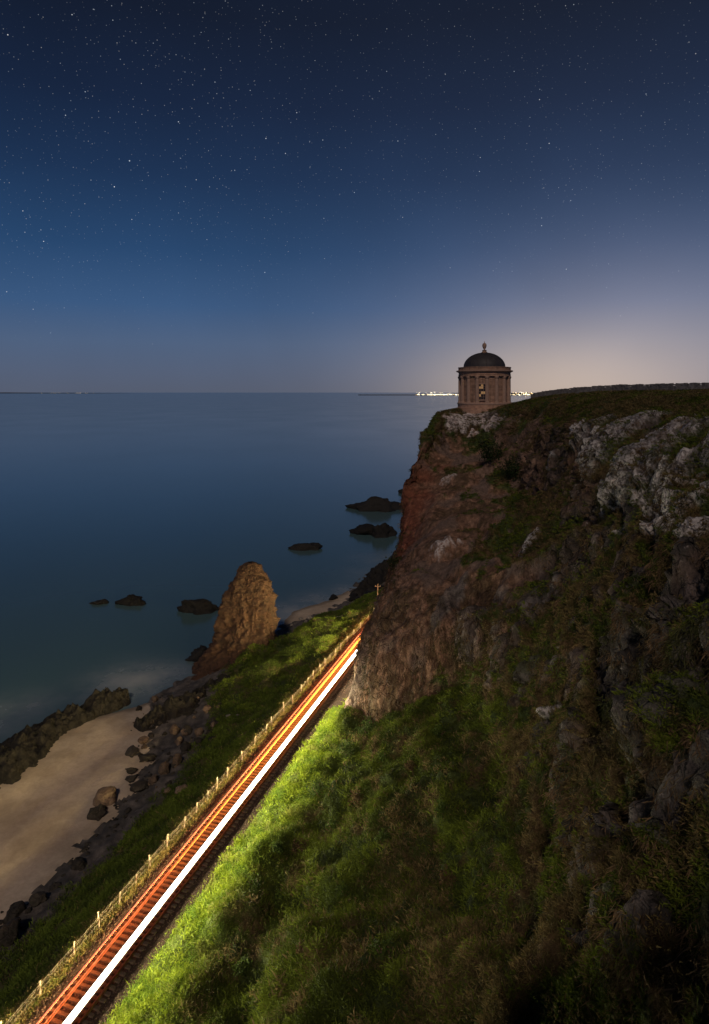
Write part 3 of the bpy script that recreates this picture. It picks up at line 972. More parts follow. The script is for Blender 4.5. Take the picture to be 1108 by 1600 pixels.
def cliff_scrub():
    # dead stems and grass hanging down the steep faces, held by the netting on the bluff
    vis = in_frame(CL_V)
    steep = sstep(.25, .6, 1 - np.abs(CL_N[..., 2]))
    n1 = fbm(CL_V.reshape(-1, 3) * (1, 1, .5), .35, 4, off=290).reshape(vis.shape)
    w_ = vis * steep * (1 - CL_LOW) * (.12 + sstep(-.35, .45, n1)) * (.45 + .55 * CL_G) / np.clip(CL_V[..., 1] / 50, .6, 3)
    n = 24000
    p, nr, ci, cj = scatter(CL_V, w_, n)
    nr = CL_N[ci, cj]
    b = fbm(p, .7, 3, off=27)
    g = sstep(-.1, .5, fbm(p, .25, 3, off=37) + .25 * b)
    c = lerp3((0.07, 0.044, 0.024), (0.165, 0.105, 0.06), sstep(-.5, .5, b))
    c = lerp3(c, (0.03, 0.045, 0.012), g * .8)
    o = blades('cliff_scrub', p, nr, RNG.uniform(.25, .7, n), RNG.uniform(.025, .05, n) + np.clip(p[:, 1] - 50, 0, 90) * .0005, c, 7, np.full(n, .16), -.75)
    tag(o, kind='stuff', label='dead brown stems and dark grass hanging down the cliff face')


cliff_scrub()


def bank_grass():
    vis = in_frame(SHORE_V)
    Yc, Lc = np.meshgrid(np.arange(SHORE_V.shape[0]), np.arange(SHORE_V.shape[1]), indexing='ij')
    n1 = fbm(SHORE_V.reshape(-1, 3), .4, 4, off=190).reshape(vis.shape)
    near = 1 / np.clip(SHORE_V[..., 1] / 40, .7, 3)
    w_ = vis * np.clip(SHORE_G, 0, 1) * near * (.35 + sstep(-.3, .4, n1)) * (SHORE_V[..., 1] < 130)
    n = 25000
    p, nr, ci, cj = scatter(SHORE_V, w_, n)
    nr = np.where(nr[:, 2:3] < 0, -nr, nr)
    a = fbm(p, .4, 4, off=7)
    b = fbm(p, 1.3, 3, off=17)
    l = (TX0 + TM * (p[:, 1] - TY0) - p[:, 0]) * NX
    c = lerp3((0.048, 0.088, 0.010), (0.115, 0.175, 0.018), sstep(-.5, .5, a))
    dry = sstep(5.2, 3.4, l + .8 * b)
    c = lerp3(c, (0.19, 0.15, 0.06), np.where(RNG.random(n) < np.clip(dry * .7 + sstep(.3, .6, b) * .5, 0, 1), .9, .1))
    o = blades('bank_grass', p, nr, .30 + .22 * sstep(-.2, .5, a), 0.04 + .02 * RNG.random(n) + np.clip(p[:, 1] - 50, 0, 90) * .0006, c, 8, np.full(n, .16), .6)
    tag(o, kind='stuff', label='green and straw coloured grass on the bank between fence and beach')
    # the tufted strip between the fence and the ballast
    n = 3600
    Y0 = RNG.uniform(24, 98, n) ** 1.0
    l = np.where(RNG.random(n) < .55, RNG.normal(2.75, .28, n), RNG.uniform(2.1, 4.2, n))
    keep = (fbm(np.stack([Y0, l, 0 * l], 1), .45, 3, off=77) > -.12)
    Y0, l = Y0[keep], l[keep]
    z, _, _ = shore_full(Y0, l)
    p = np.stack([TX0 + TM * (Y0 - TY0) - l * NX, Y0 - l * NY, z], 1)
    n = len(p)
    c = lerp3((0.06, 0.09, 0.016), (0.24, 0.19, 0.075), np.where(RNG.random(n) < .62, .85, .15))
    o = blades('trackside_grass', p, np.tile((0, 0, 1.0), (n, 1)), RNG.uniform(.22, .5, n), RNG.uniform(.03, .055, n), c, 10, np.full(n, .13), .8)
    tag(o, kind='stuff', label='dry yellow tufts of grass along the foot of the fence')


bank_grass()

# ------------------------------------------------------------------ rocks
def rock_mesh(name, mat, seed, sub=4, cuts=16, squash=.8, rough=.26, deep=.66):
    r = np.random.default_rng(seed)
    bm = bmesh.new()
    bmesh.ops.create_icosphere(bm, subdivisions=sub, radius=1.0)
    v = np.array([x.co[:] for x in bm.verts])
    f = np.array([[x.index for x in fc.verts] for fc in bm.faces])
    bm.free()
    for _ in range(cuts):
        n = r.normal(size=3)
        n /= np.linalg.norm(n)
        d = r.uniform(deep - .12, deep + .17)
        h = v @ n - d
        v = v - np.clip(h, 0, None)[:, None] * n * .95
    nn = v / np.linalg.norm(v, axis=1)[:, None]
    v = v + nn * (fbm(v, 1.4, 4, off=seed * 3.1) * rough + ridged(v, 2.6, 3, off=seed * 1.7) * rough * .35 + fbm(v, 5.0, 3, off=seed) * .09)[:, None]
    v[:, 2] *= squash
    return mesh_np(name, v, f, mat, True)


SH = {
    'shore': [rock_mesh('boulder', M_ROCK, 100 + i, 3) for i in range(6)],
    'brown': [rock_mesh('boulder', M_ROCK_BROWN, 120 + i, 3) for i in range(3)],
    'pale': [rock_mesh('boulder', M_ROCK_PALE, 140 + i, 3) for i in range(3)],
    'wet': [rock_mesh('boulder', M_ROCK_WET, 160 + i, 3) for i in range(4)],
}


def boulder(name, loc, size, kind, label, cat='boulder', group=None, sink=.3):
    me = random.choice(SH[kind])
    o = link(bpy.data.objects.new(name, me))
    o.location = (loc[0], loc[1], loc[2] + size[2] * (1 - 2 * sink) * .8)
    o.scale = size
    o.rotation_euler = (random.uniform(-.25, .25), random.uniform(-.25, .25), random.uniform(0, 6.28) if abs(size[0] - size[1]) < .4 * size[0] else random.uniform(-.2, .2))
    return tag(o, label, cat, group)


def shore_z(x, y):
    l = (TX0 + TM * (y - TY0) - x) * NX
    Y0 = y + l * NY
    return float(shore_full(np.array([Y0]), np.array([l]))[0][0])


def shore_place(px, py):
    """where the ground seen at this photo pixel lies"""
    z = -6.0
    for _ in range(12):
        q = Pz(px, py, z)
        z = .5 * z + .5 * shore_z(q[0], q[1])
    return Pz(px, py, z)


# rocks standing out of the sea: photo place of the waterline centre, width and height in photo pixels
for px, py, wpx, hpx, lab in (
        (588, 800, 78, 20, 'largest dark rock in the sea, a long one beside the foot of the red headland'),
        (572, 836, 46, 12, 'low dark rock in the sea nearer than the largest one, left of a taller lump'),
        (597, 840, 42, 20, 'dark lumpy rock in the sea touching the low one, nearest the headland'),
        (480, 861, 44, 9, 'small flat dark rock alone in open water right of the sea stack'),
        (303, 960, 58, 17, 'rounded dark rock in the sea just left of the sea stack'),
        (199, 947, 40, 11, 'smaller rounded dark rock in the sea well left of the sea stack'),
        (152, 945, 24, 5, 'tiny rock barely above the water, leftmost of the sea rocks'),
        (312, 1033, 54, 18, 'dark rock at the water\'s edge against the left foot of the sea stack'),
        (629, 771, 14, 5, 'tiny dark rock in the sea farthest away, by the headland')):
    q = Pz(px, py, SEA)
    k = q[1] / FX
    me = rock_mesh('sea_rock', M_ROCK_WET, 300 + px, 4, 12, 1.0, .3)
    o = link(bpy.data.objects.new('sea_rock', me))
    hh = hpx * k
    o.scale = (wpx * k * .56, wpx * k * .56 * random.uniform(.6, .9), hh * 1.15)
    o.location = (q[0], q[1] + wpx * k * .3, SEA + hh * .0)
    o.rotation_euler = (0, 0, random.uniform(-.2, .2))
    tag(o, lab, 'sea rock')

# rocks on the beach that can be told apart
for px, py, wpx, hpx, kind, lab in (
        (166, 1252, 40, 17, 'brown', 'broad brown rock lying on open sand, upper of the pair'),
        (153, 1274, 30, 16, 'shore', 'pointed dark rock lying on open sand, lower of the pair'),
        (205, 1206, 20, 7, 'shore', 'flat rock on the sand, upper of two above the dark boulder'),
        (206, 1218, 20, 8, 'shore', 'flat rock on the sand, lower of two above the dark boulder'),
        (216, 1233, 30, 16, 'shore', 'dark boulder at the sand edge right of the pair of rocks'),
        (240, 1222, 19, 13, 'brown', 'orange-brown rounded boulder at the corner of the boulder field'),
        (257, 1208, 20, 18, 'brown', 'pointed orange-brown boulder right of the rounded one'),
        (277, 1196, 16, 24, 'brown', 'tall brown boulder standing on end in the boulder field'),
        (274, 1146, 17, 16, 'brown', 'brown block at the top of the boulder field, leftmost of three'),
        (293, 1144, 18, 13, 'shore', 'grey-green block at the top of the boulder field, middle of three'),
        (310, 1147, 16, 14, 'brown', 'brown block at the top of the boulder field, rightmost of three'),
        (279, 1162, 14, 13, 'brown', 'small brown block under the three blocks of the boulder field'),
        (290, 1172, 20, 15, 'shore', 'mossy boulder right of the small brown block'),
        (207, 1178, 26, 8, 'shore', 'low flat dark rock on the sand below the rock outcrop'),
        (232, 1186, 30, 10, 'shore', 'low dark slab on the sand left of the boulder field'),
        (123, 1355, 24, 17, 'shore', 'lone dark brown boulder at the lower edge of the sand'),
        (88, 1387, 20, 9, 'shore', 'flat dark rock in the wet strip at the lower edge of the sand'),
        (62, 1408, 26, 16, 'shore', 'dark rock in the wet strip at the lower left'),
        (22, 1432, 32, 20, 'shore', 'mossy boulder at the left edge beside the sand'),
        (10, 1475, 44, 42, 'shore', 'large dark boulder in the lower left corner of the shore')):
    q = shore_place(px, py)
    k = q[1] / FX
    boulder('beach_rock', q, (wpx * k * .56, wpx * k * .5, hpx * k * .75), kind, lab, 'rock')


def field_label(px, py, s):
    size = 'small' if s < .2 else ('middling' if s < .4 else 'large')
    row = 'under the rock outcrop' if py < 1130 else ('halfway down the field' if py < 1170 else ('low in the field' if py < 1210 else 'at the lower tip'))
    a, b = 205 + max(0, py - 1150) * .18, 372 - (py - 1085) * .55
    f = (px - a) / max(b - a, 1)
    side = 'on the sand side' if f < .33 else ('in the middle' if f < .66 else 'on the grass side')
    return f'{size} boulder {row} below the stack, {side}'


def boulder_field():
    # loose boulders under the outcrop and along the foot of the bank
    n = 0
    spots = []
    while n < 105:
        px, py = random.uniform(205, 345), random.uniform(1085, 1245)
        if px + (py - 1085) * .55 > 372 or px < 205 + max(0, py - 1150) * .18:
            continue
        q = shore_place(px, py)
        if q[2] > -4.2 or q[2] < -7.0:
            continue
        s = random.choice((.12, .16, .22, .3, .42, .62)) * random.uniform(.8, 1.25)
        boulder('boulder', q, (s, s * random.uniform(.7, 1), s * random.uniform(.6, .95)), random.choice(('shore', 'shore', 'brown')),
                field_label(px, py, s), 'boulder', 'boulders tumbled below the sea stack')
        n += 1
    for i in range(85):
        Y0 = random.uniform(36, 68)
        l = np.interp(Y0, *SAND) - abs(random.gauss(0, 1.2)) + random.uniform(-.3, 2.4) * (random.random() < .5)
        x, y, _ = T(Y0, -l, 0)
        s = random.choice((.10, .14, .2, .3)) * random.uniform(.8, 1.3)
        boulder('boulder', (x, y, shore_z(x, y)), (s * 1.2, s, s * .6), 'shore',
                f"{'tiny' if s < .15 else ('small' if s < .22 else 'larger')} dark stone in the weed by the sand, {'nearest end' if Y0 < 44 else ('near part' if Y0 < 52 else ('middle part' if Y0 < 60 else 'far end'))}", 'stone', 'small stones at the lower edge of the sand')
    for i in range(75):
        Y0 = random.uniform(124, 172)
        l = np.interp(Y0, [124, 132, 150, 172], [11, 10.5, 11.5, 7]) + random.gauss(0, 2.3)
        x, y, _ = T(Y0, -l, 0)
        s = random.uniform(.5, 1.5)
        boulder('boulder', (x, y, max(shore_z(x, y), -7.1)), (s, s * .8, s * .7), 'wet',
                f"{'big' if s > 1.1 else ('middling' if s > .8 else 'small')} black wet boulder on the far shore, {'beside the pale beach' if Y0 < 134 else ('midway to the headland' if Y0 < 152 else 'under the red headland')}", 'boulder', 'black boulders on the far shore')
    for px, py in ((470, 968), (484, 966), (492, 969), (503, 965), (512, 968), (520, 963), (527, 966), (498, 972), (478, 972), (455, 978), (535, 965), (543, 960)):
        q = shore_place(px, py)
        s = random.uniform(.35, .75)
        boulder('boulder', q, (s, s * .8, s * .7), 'pale', 'pale boulder at the far edge of the grass beyond the sea stack', 'boulder', 'pale boulders beyond the sea stack')
    for px, py, s, lab in ((343, 1062, .55, 'pinkish boulder low on the front of the sea stack foot'), (356, 1121, .5, 'reddish block in the grass below the sea stack'),
                           (372, 1118, .3, 'small pale stone in the grass below the sea stack')):
        q = shore_place(px, py)
        boulder('boulder', q, (s, s * .7, s * .6), 'pale', lab, 'boulder')


boulder_field()


# ------------------------------------------------------------------ sea stack
def build_stack():
    # (height, left and right edge in metres from the axis, how far the middle stands forward)
    prof = [(-10.0, -7.6, 7.0, 4.5), (-7.6, -7.9, 6.6, 3.4), (-5.5, -6.1, 5.9, 2.2), (-3.2, -4.1, 5.5, 1.0), (-0.6, -3.4, 5.3, .2), (1.6, -3.1, 4.8, 0), (3.6, -2.6, 4.3, 0),
            (5.4, -2.0, 3.8, 0), (6.9, -1.4, 3.35, 0), (8.0, -.75, 2.8, 0), (8.75, .0, 2.2, 0), (9.05, .7, 1.5, 0)]
    A = np.array(prof)
    A = catmull(A, [18] * (len(prof) - 1))
    n = 200
    th = np.linspace(0, 2 * np.pi, n, endpoint=False)
    cx = (A[:, 1] + A[:, 2]) / 2
    rx = np.maximum((A[:, 2] - A[:, 1]) / 2, .02)
    X = cx[:, None] + rx[:, None] * np.cos(th)[None]
    Y = -A[:, 3][:, None] + (rx * .78)[:, None] * np.sin(th)[None]
    Z = np.repeat(A[:, 0][:, None], n, 1)
    v = np.stack([X, Y, Z], -1).reshape(-1, 3)
    nn = np.stack([np.cos(th)[None] + 0 * X, np.sin(th)[None] + 0 * X, .25 + 0 * X], -1).reshape(-1, 3)
    d1, d2, cid = worley(v * (1, 1, .45), .55, 3)
    amp = np.clip(np.repeat(rx, n) / 4.0, .08, 1)
    e1, e2, cid2 = worley(v * (1, 1, .7), 1.4, 8)
    rel = ((cid - .5) * .55 - sstep(.10, 0, d2 - d1) * .25 + (cid2 - .5) * .3 + fbm(v * (1, 1, .3), .45, 4) * 1.1 + fbm(v, 1.3, 6, .62) * .38) * amp + fbm(v, 3.2, 4, .6) * .16
    v = v + nn * rel[:, None]
    i = np.arange(len(A) * n).reshape(len(A), n)
    j = np.roll(i, -1, 1)
    f = np.stack([i[:-1], j[:-1], j[1:], i[1:]], -1).reshape(-1, 4)
    o = link(bpy.data.objects.new('sea_stack', mesh_np('sea_stack', v, f, M_STACK, True)))
    o.location = (-17.6, 101.5, 0)
    tag(o, 'tall pointed brown sea stack standing on the shore between water and railway', 'sea stack')


build_stack()


def ridge_rock(name, pts, label, cat, mat, seed, ends=1.2):
    """a long low reef: a ridge of rock that follows points (x, y, half width, height)"""
    A = np.array(pts, float)
    A = catmull(A, [26] * (len(A) - 1))
    m = 46
    t = np.linspace(-1, 1, m)
    d = np.gradient(A[:, :2], axis=0)
    d /= np.linalg.norm(d, axis=1)[:, None]
    nn = np.stack([-d[:, 1], d[:, 0]], 1)
    xy = A[:, None, :2] + nn[:, None] * (t[None, :, None] * A[:, 2][:, None, None])
    q = np.concatenate([xy, np.zeros(xy.shape[:2] + (1,))], 2).reshape(-1, 3)
    e = np.linspace(0, 1, len(A))
    endf = sstep(0, .05 * ends, e) * sstep(1, 1 - .05 * ends, e)
    prof = (1 - np.abs(t)[None] ** 2.4) * endf[:, None]
    d1, d2, cid = worley(q, .75, seed)
    e1, e2, cid2 = worley(q + np.stack([fbm(q, 1.2, 3), fbm(q, 1.2, 3, off=9), 0 * q[:, 0]], 1) * .4, 1.9, seed + 3)
    z = (prof * A[:, 3][:, None]).ravel() * (1 + (cid - .5) * .35 + fbm(q, .35, 4, off=seed) * .5) - sstep(.18, 0, d2 - d1) * .2 * prof.ravel() + ((cid2 - .5) * .22 + fbm(q, 1.2, 5, .6) * .5) * prof.ravel()
    q[:, 2] = SEA - .9 + z + prof.ravel() * .4
    o = link(bpy.data.objects.new(name, mesh_np(name, q, grid_faces(len(A), m), mat, True)))
    tag(o, label, cat)


q0 = [Pz(px, py, -6.8) for px, py in ((-60, 1235), (0, 1205), (60, 1150), (120, 1122), (175, 1098), (206, 1090))]
ridge_rock('rock_reef', [(q0[0][0], q0[0][1], 5.5, 1.9), (q0[1][0], q0[1][1], 5.0, 2.0), (q0[2][0], q0[2][1], 3.9, 1.9), (q0[3][0], q0[3][1], 2.9, 1.8),
                         (q0[4][0], q0[4][1], 2.7, 2.2), (q0[5][0], q0[5][1], 1.8, 1.7)],
           'long dark weed-covered reef between the sandy beach and the sea', 'reef', M_REEF, 3)
q1 = [Pz(px, py, -6.6) for px, py in ((212, 1143), (250, 1128), (290, 1112), (330, 1095), (360, 1078))]
ridge_rock('rock_outcrop', [(q1[0][0], q1[0][1], 1.6, 1.6), (q1[1][0], q1[1][1], 3.2, 2.2), (q1[2][0], q1[2][1], 3.8, 2.5), (q1[3][0], q1[3][1], 4.0, 2.6), (q1[4][0], q1[4][1], 3.5, 2.4)],
           'dark lumpy rock outcrop between the sand gap and the sea stack', 'rock outcrop', M_REEF, 9, .8)
q2 = [Pz(px, py, -6.8) for px, py in ((546, 935), (572, 912), (596, 890), (616, 868))]
ridge_rock('rock_reef', [(q2[0][0] + 1, q2[0][1], 2.0, 1.8), (q2[1][0] + 2, q2[1][1], 3.6, 2.6), (q2[2][0] + 3, q2[2][1], 4.2, 3.0), (q2[3][0] + 4, q2[3][1], 4.0, 3.0)],
           'black rock shelf on the far shore running under the headland', 'reef', M_ROCK_WET, 14, .8)

# ------------------------------------------------------------------ railway
LEN0, LEN1 = 18.0, 108.0     # stretch that is built, as distance ahead
HDG = math.atan2(UY, UX)


def sheet_along(name, prof, mat, y0, y1, step, jitter=0.0):
    ys = np.arange(y0, y1, step)
    t = np.array([a for a, _ in prof])
    z = np.array([b for _, b in prof])
    Y, Tt = np.meshgrid(ys, t, indexing='ij')
    Z = np.repeat(z[None], len(ys), 0)
    v = np.stack([TX0 + TM * (Y - TY0) + Tt * NX, Y + Tt * NY, Z], -1).reshape(-1, 3)
    if jitter:
        v[:, 2] += fbm(v, 1.5, 3) * jitter
    return link(bpy.data.objects.new(name, mesh_np(name, v, grid_faces(len(ys), len(t))[:, ::-1], mat, True)))


bed = sheet_along('ballast_bed', [(-3.0, -.6), (-2.3, -.26), (-1.9, -.02), (-1.5, .0), (-.6, -.01), (.6, -.01), (1.5, .0), (1.9, -.02), (2.4, -.12), (3.2, -.5)], M_BALLAST, LEN0, LEN1, .4, .05)
tag(bed, kind='structure')


def ballast_stones():
    n = 17000
    near = RNG.random(n) ** 1.5
    Y0 = 22 + near * 78
    t = np.where(RNG.random(n) < .6, RNG.uniform(-2.5, 2.6, n), RNG.choice((-1, 1), n) * RNG.uniform(1.2, 2.4, n))
    z = np.interp(np.abs(t), [0, 1.5, 1.9, 2.5], [0, 0.0, -.02, -.2])
    c = np.stack([TX0 + TM * (Y0 - TY0) + t * NX, Y0 + t * NY, z + .01], 1)
    s = RNG.uniform(.03, .085, n) * np.clip(Y0 / 60, .9, 1.4)
    oc = np.array([(1, 0, 0), (-1, 0, 0), (0, 1, 0), (0, -1, 0), (0, 0, 1), (0, 0, -1)], float)
    v = (oc[None] + RNG.normal(size=(n, 6, 3)) * .28) * s[:, None, None] * (1, 1, .75) + c[:, None]
    f0 = np.array([(0, 2, 4), (2, 1, 4), (1, 3, 4), (3, 0, 4), (2, 0, 5), (1, 2, 5), (3, 1, 5), (0, 3, 5)])
    f = (np.arange(n)[:, None, None] * 6 + f0[None]).reshape(-1, 3)
    col = lerp3((0.03, 0.02, 0.015), (0.17, 0.105, 0.075), RNG.random(n) ** 2)
    o = link(bpy.data.objects.new('ballast_gravel', mesh_np('ballast_gravel', v.reshape(-1, 3), f, M_BALLAST_STONE, False, np.repeat(col, 6, 0))))
    tag(o, kind='stuff', label='loose brown ballast stones around the sleepers')


ballast_stones()

track = empty('railway_track', T(LEN0, 0, 0), 'single railway track on sleepers running under the cliff toward the headland', 'railway track', None, HDG)
GAUGE = 1.80
bm = bmesh.new()
add_box(bm, (0, 0, 0), (.22, 2.62, .13), None, .02)
me_sl = bpy.data.meshes.new('sleeper')
bm.to_mesh(me_sl)
bm.free()
me_sl.materials.append(M_SLEEPER)
LTOT = (LEN1 - LEN0) * _n
for i in range(int(LTOT / .46)):
    o = link(bpy.data.objects.new('sleeper', me_sl), track)
    o.location = (i * .46 + random.uniform(-.03, .03), random.uniform(-.03, .03), .035 + random.uniform(-.008, .008))
    o.rotation_euler = (0, 0, random.uniform(-.012, .012))
for sgn in (-1, 1):
    prof = [(-.07, 0), (.07, 0), (.07, .02), (.02, .035), (.02, .11), (.04, .12), (.04, .16), (-.04, .16), (-.04, .12), (-.02, .11), (-.02, .035), (-.07, .02)]
    bm = bmesh.new()
    a = [bm.verts.new((0, y + sgn * GAUGE / 2, z + .117)) for y, z in prof]
    b = [bm.verts.new((LTOT, y + sgn * GAUGE / 2, z + .117)) for y, z in prof]
    for k in range(len(prof)):
        k2 = (k + 1) % len(prof)
        bm.faces.new((a[k], a[k2], b[k2], b[k]))
    bm.faces.new(a)
    bm.faces.new(b[::-1])
    bm_obj('rail', bm, M_RAIL, track)


# lights of the passing train: the glowing lines its lamps draw above the rails
def light_line(name, stations, mat, label, cat='light trail', sides=16, under_glow=None, lo=-22, hi=152):
    """a glowing rod above the track; stations: (Y0, t, z, half width, half height)"""
    A = np.array(stations, float)
    out = []
    for a, b in zip(A[:-1], A[1:]):
        m = max(2, int(abs(b[0] - a[0]) / 2))
        out += [a + (b - a) * k / m for k in range(m)]
    out.append(A[-1])
    bm = bmesh.new()
    rings = []
    for Y0, t, z, hw, hh in out:
        c = Vector(T(Y0, t, z))
        rings.append([bm.verts.new(c + Vector((NX, NY, 0)) * math.cos(k * 2 * math.pi / sides) * hw + Vector((0, 0, math.sin(k * 2 * math.pi / sides) * hh))) for k in range(sides)])
    for r0, r1 in zip(rings[:-1], rings[1:]):
        for k in range(sides):
            bm.faces.new((r0[k], r0[(k + 1) % sides], r1[(k + 1) % sides], r1[k]))
    bm.faces.new(rings[0])
    bm.faces.new(rings[-1][::-1])
    o = bm_obj(name, bm, mat)
    if under_glow:                       # added: the unseen underside emits strongly to tint the sleepers
        o.data.materials.append(under_glow)
        r3 = Vector((NX, NY, 0))
        for p in o.data.polygons:
            ang = math.degrees(math.atan2(p.normal.z, p.normal.dot(r3)))
            p.material_index = 0 if lo < ang < hi or ang < hi - 360 else 1
    return tag(o, label, cat)


E_WHITE = mat_emit('train_headlamp_light', (1.0, 0.98, 0.93), 5.0)
E_FLANK = mat_emit('added_verge_light', (1.0, 0.92, 0.58), 300.0)  # added strip, tucked under the white line, to light the verge
E_FLANK_SEA = mat_emit('added_bank_light', (1.0, 0.78, 0.36), 720.0)  # added strip on the other side to light fence and bank
E_RED = mat_emit('train_tail_lamp_light', (1.0, 0.20, 0.10), 2.0)
E_RED_DOWN = mat_emit('added_red_underglow', (1.0, 0.225, 0.04), 72.0)  # added downward emitter that throws red onto the sleepers
E_ORANGE = mat_emit('train_marker_lamp_light', (1.0, 0.42, 0.06), 2.6)
E_ORANGE_DOWN = mat_emit('added_orange_underglow', (1.0, 0.34, 0.04), 40.0)  # added downward emitter that throws orange onto the track bed


def slot_line(name, stations, label):
    """a glowing bar with bright strips on both flanks set back between its top and a dark sill"""
    A = np.array(stations, float)
    bm = bmesh.new()
    rings = []
    n = 9
    for (Y0, t, z, hw, hh) in A:
        sec = [(math.cos(k * math.pi / (n - 1)) * hw, math.sin(k * math.pi / (n - 1)) * hh) for k in range(n)]
        sec += [(-.05, -.01), (-.05, -.20), (-.34, -.205), (-.34, -.235), (.12, -.24), (.12, -.21), (.05, -.20), (.05, -.01)]  # strips added to light the ground; sill added to shield the sleepers
        rings.append([bm.verts.new(Vector(T(Y0, t, z)) + Vector((NX, NY, 0)) * x + Vector((0, 0, y))) for x, y in sec])
    m = len(rings[0])
    for r0, r1 in zip(rings[:-1], rings[1:]):
        for k in range(m):
            f = bm.faces.new((r0[k], r0[(k + 1) % m], r1[(k + 1) % m], r1[k]))
            f.material_index = 0 if k < n - 1 else (2 if k == n else (1 if k == n + 6 else 3))
    me = bpy.data.meshes.new(name)
    bmesh.ops.recalc_face_normals(bm, faces=bm.faces)
    bm.to_mesh(me)
    bm.free()
    for mt in (E_WHITE, E_FLANK, E_FLANK_SEA, M_DARK):
        me.materials.append(mt)
    return tag(link(bpy.data.objects.new(name, me)), label, 'light trail')


slot_line('light_trail', [(Y, 1.1, 1.45, float(np.interp(Y, [14, 60, 103], [.115, .135, .19])), .13) for Y in np.linspace(14, 103, 46)],
          'broad white line of light left along the right rail by the train')
light_line('light_trail', [(14, -.88, .78, .035, .035), (60, -.88, .78, .045, .045), (103, -.9, .7, .06, .06)], E_RED, 'thin pinkish red line of light along the left rail', under_glow=E_RED_DOWN, lo=-12, hi=192)
light_line('light_trail', [(47, -.45, .7, .012, .012), (56, -.45, .7, .035, .035), (75, -.42, .7, .09, .05), (103, -.38, .7, .15, .07)], E_ORANGE, 'orange line of light between the red and white ones on the far half', under_glow=E_ORANGE_DOWN, lo=-12, hi=192)

# ------------------------------------------------------------------ fence
def build_fence():
    Yf = [20, 50, 68, 80, 92, 103, 112]
    Lf = [2.85, 2.95, 2.95, 2.8, 2.4, 1.8, 1.6]
    base = T(20, -2.85, -.35)
    f = empty('wire_fence', base, 'post and wire mesh fence along the seaward side of the railway', 'fence')
    off = Vector(base)
    bm = bmesh.new()
    bmesh.ops.create_cone(bm, cap_ends=True, segments=8, radius1=.062, radius2=.05, depth=1.15, matrix=Matrix.Translation((0, 0, .42)))
    add_lathe(bm, [(.066, .99), (.04, 1.03), (0, 1.045)], 8)
    me = bpy.data.meshes.new('post')
    bm.to_mesh(me)
    bm.free()
    me.materials.append(M_POST)
    bm2 = bmesh.new()
    Y, prev = 20.0, None
    i = 0
    while Y < 111:
        l = float(np.interp(Y, Yf, Lf))
        x, y, _ = T(Y, -l, 0)
        z = float(shore_full(np.array([Y]), np.array([l]))[0][0])
        o = link(bpy.data.objects.new('post', me), f)
        o.location = Vector((x, y, z - .02)) - off
        big = 1.25 if i % 6 == 2 else 1.0
        o.scale = (big, big, random.uniform(.95, 1.25))
        o.rotation_euler = (random.uniform(-.12, .12), random.uniform(-.12, .12), random.uniform(0, 3))
        cur = Vector((x, y, z)) - off
        if prev is not None:
            for h in (.12, .42, .68, .84):
                add_rod(bm2, prev + Vector((0, 0, h)), cur + Vector((0, 0, h)), .011, 4)
            n = int((cur - prev).length / .22)
            for k in range(1, n):
                q = prev.lerp(cur, k / n)
                add_rod(bm2, q + Vector((0, 0, .06)), q + Vector((0, 0, .84)), .007, 3)
        prev = cur
        Y += random.choice((1.3, 1.6, 1.8, 2.1, 2.5)) * (1 + .004 * (Y - 20))
        i += 1
    bm_obj('wire_netting', bm2, M_WIRE, f)


build_fence()


def build_pole():
    q = T(107.5, -2.4, -.5)
    p = empty('telegraph_pole', q, 'reddish wooden pole with a short crossarm at the far end of the fence', 'pole')
    bm = bmesh.new()
    bmesh.ops.create_cone(bm, cap_ends=True, segments=10, radius1=.13, radius2=.10, depth=4.2, matrix=Matrix.Translation((0, 0, 2.0)))
    bm_obj('shaft', bm, M_POLE, p)
    bm = bmesh.new()
    add_box(bm, (0, -.16, 3.75), (1.0, .1, .12), None, .01)
    bm_obj('crossarm', bm, M_POLE, p)
    for sx in (-.4, .4):
        bm = bmesh.new()
        add_lathe(bm, [(0.0, 3.81), (.06, 3.82), (.03, 3.88), (.05, 3.93), (0, 3.98)], 8, (sx, -.16, 0))
        bm_obj('insulator', bm, M_BAR, p)
    # small white cabinet at the foot of the pole
    k = empty('trackside_cabinet', T(104.5, -1.95, -.35), 'small pale cabinet beside the far end of the fence', 'cabinet')
    bm = bmesh.new()
    add_box(bm, (0, 0, .45), (.5, .45, .9), None, .02)
    bm_obj('casing', bm, M_POST, k)
    bm = bmesh.new()
    add_box(bm, (0, 0, .94), (.58, .52, .06), None, .01)
    bm_obj('lid', bm, M_POST, k)


build_pole()

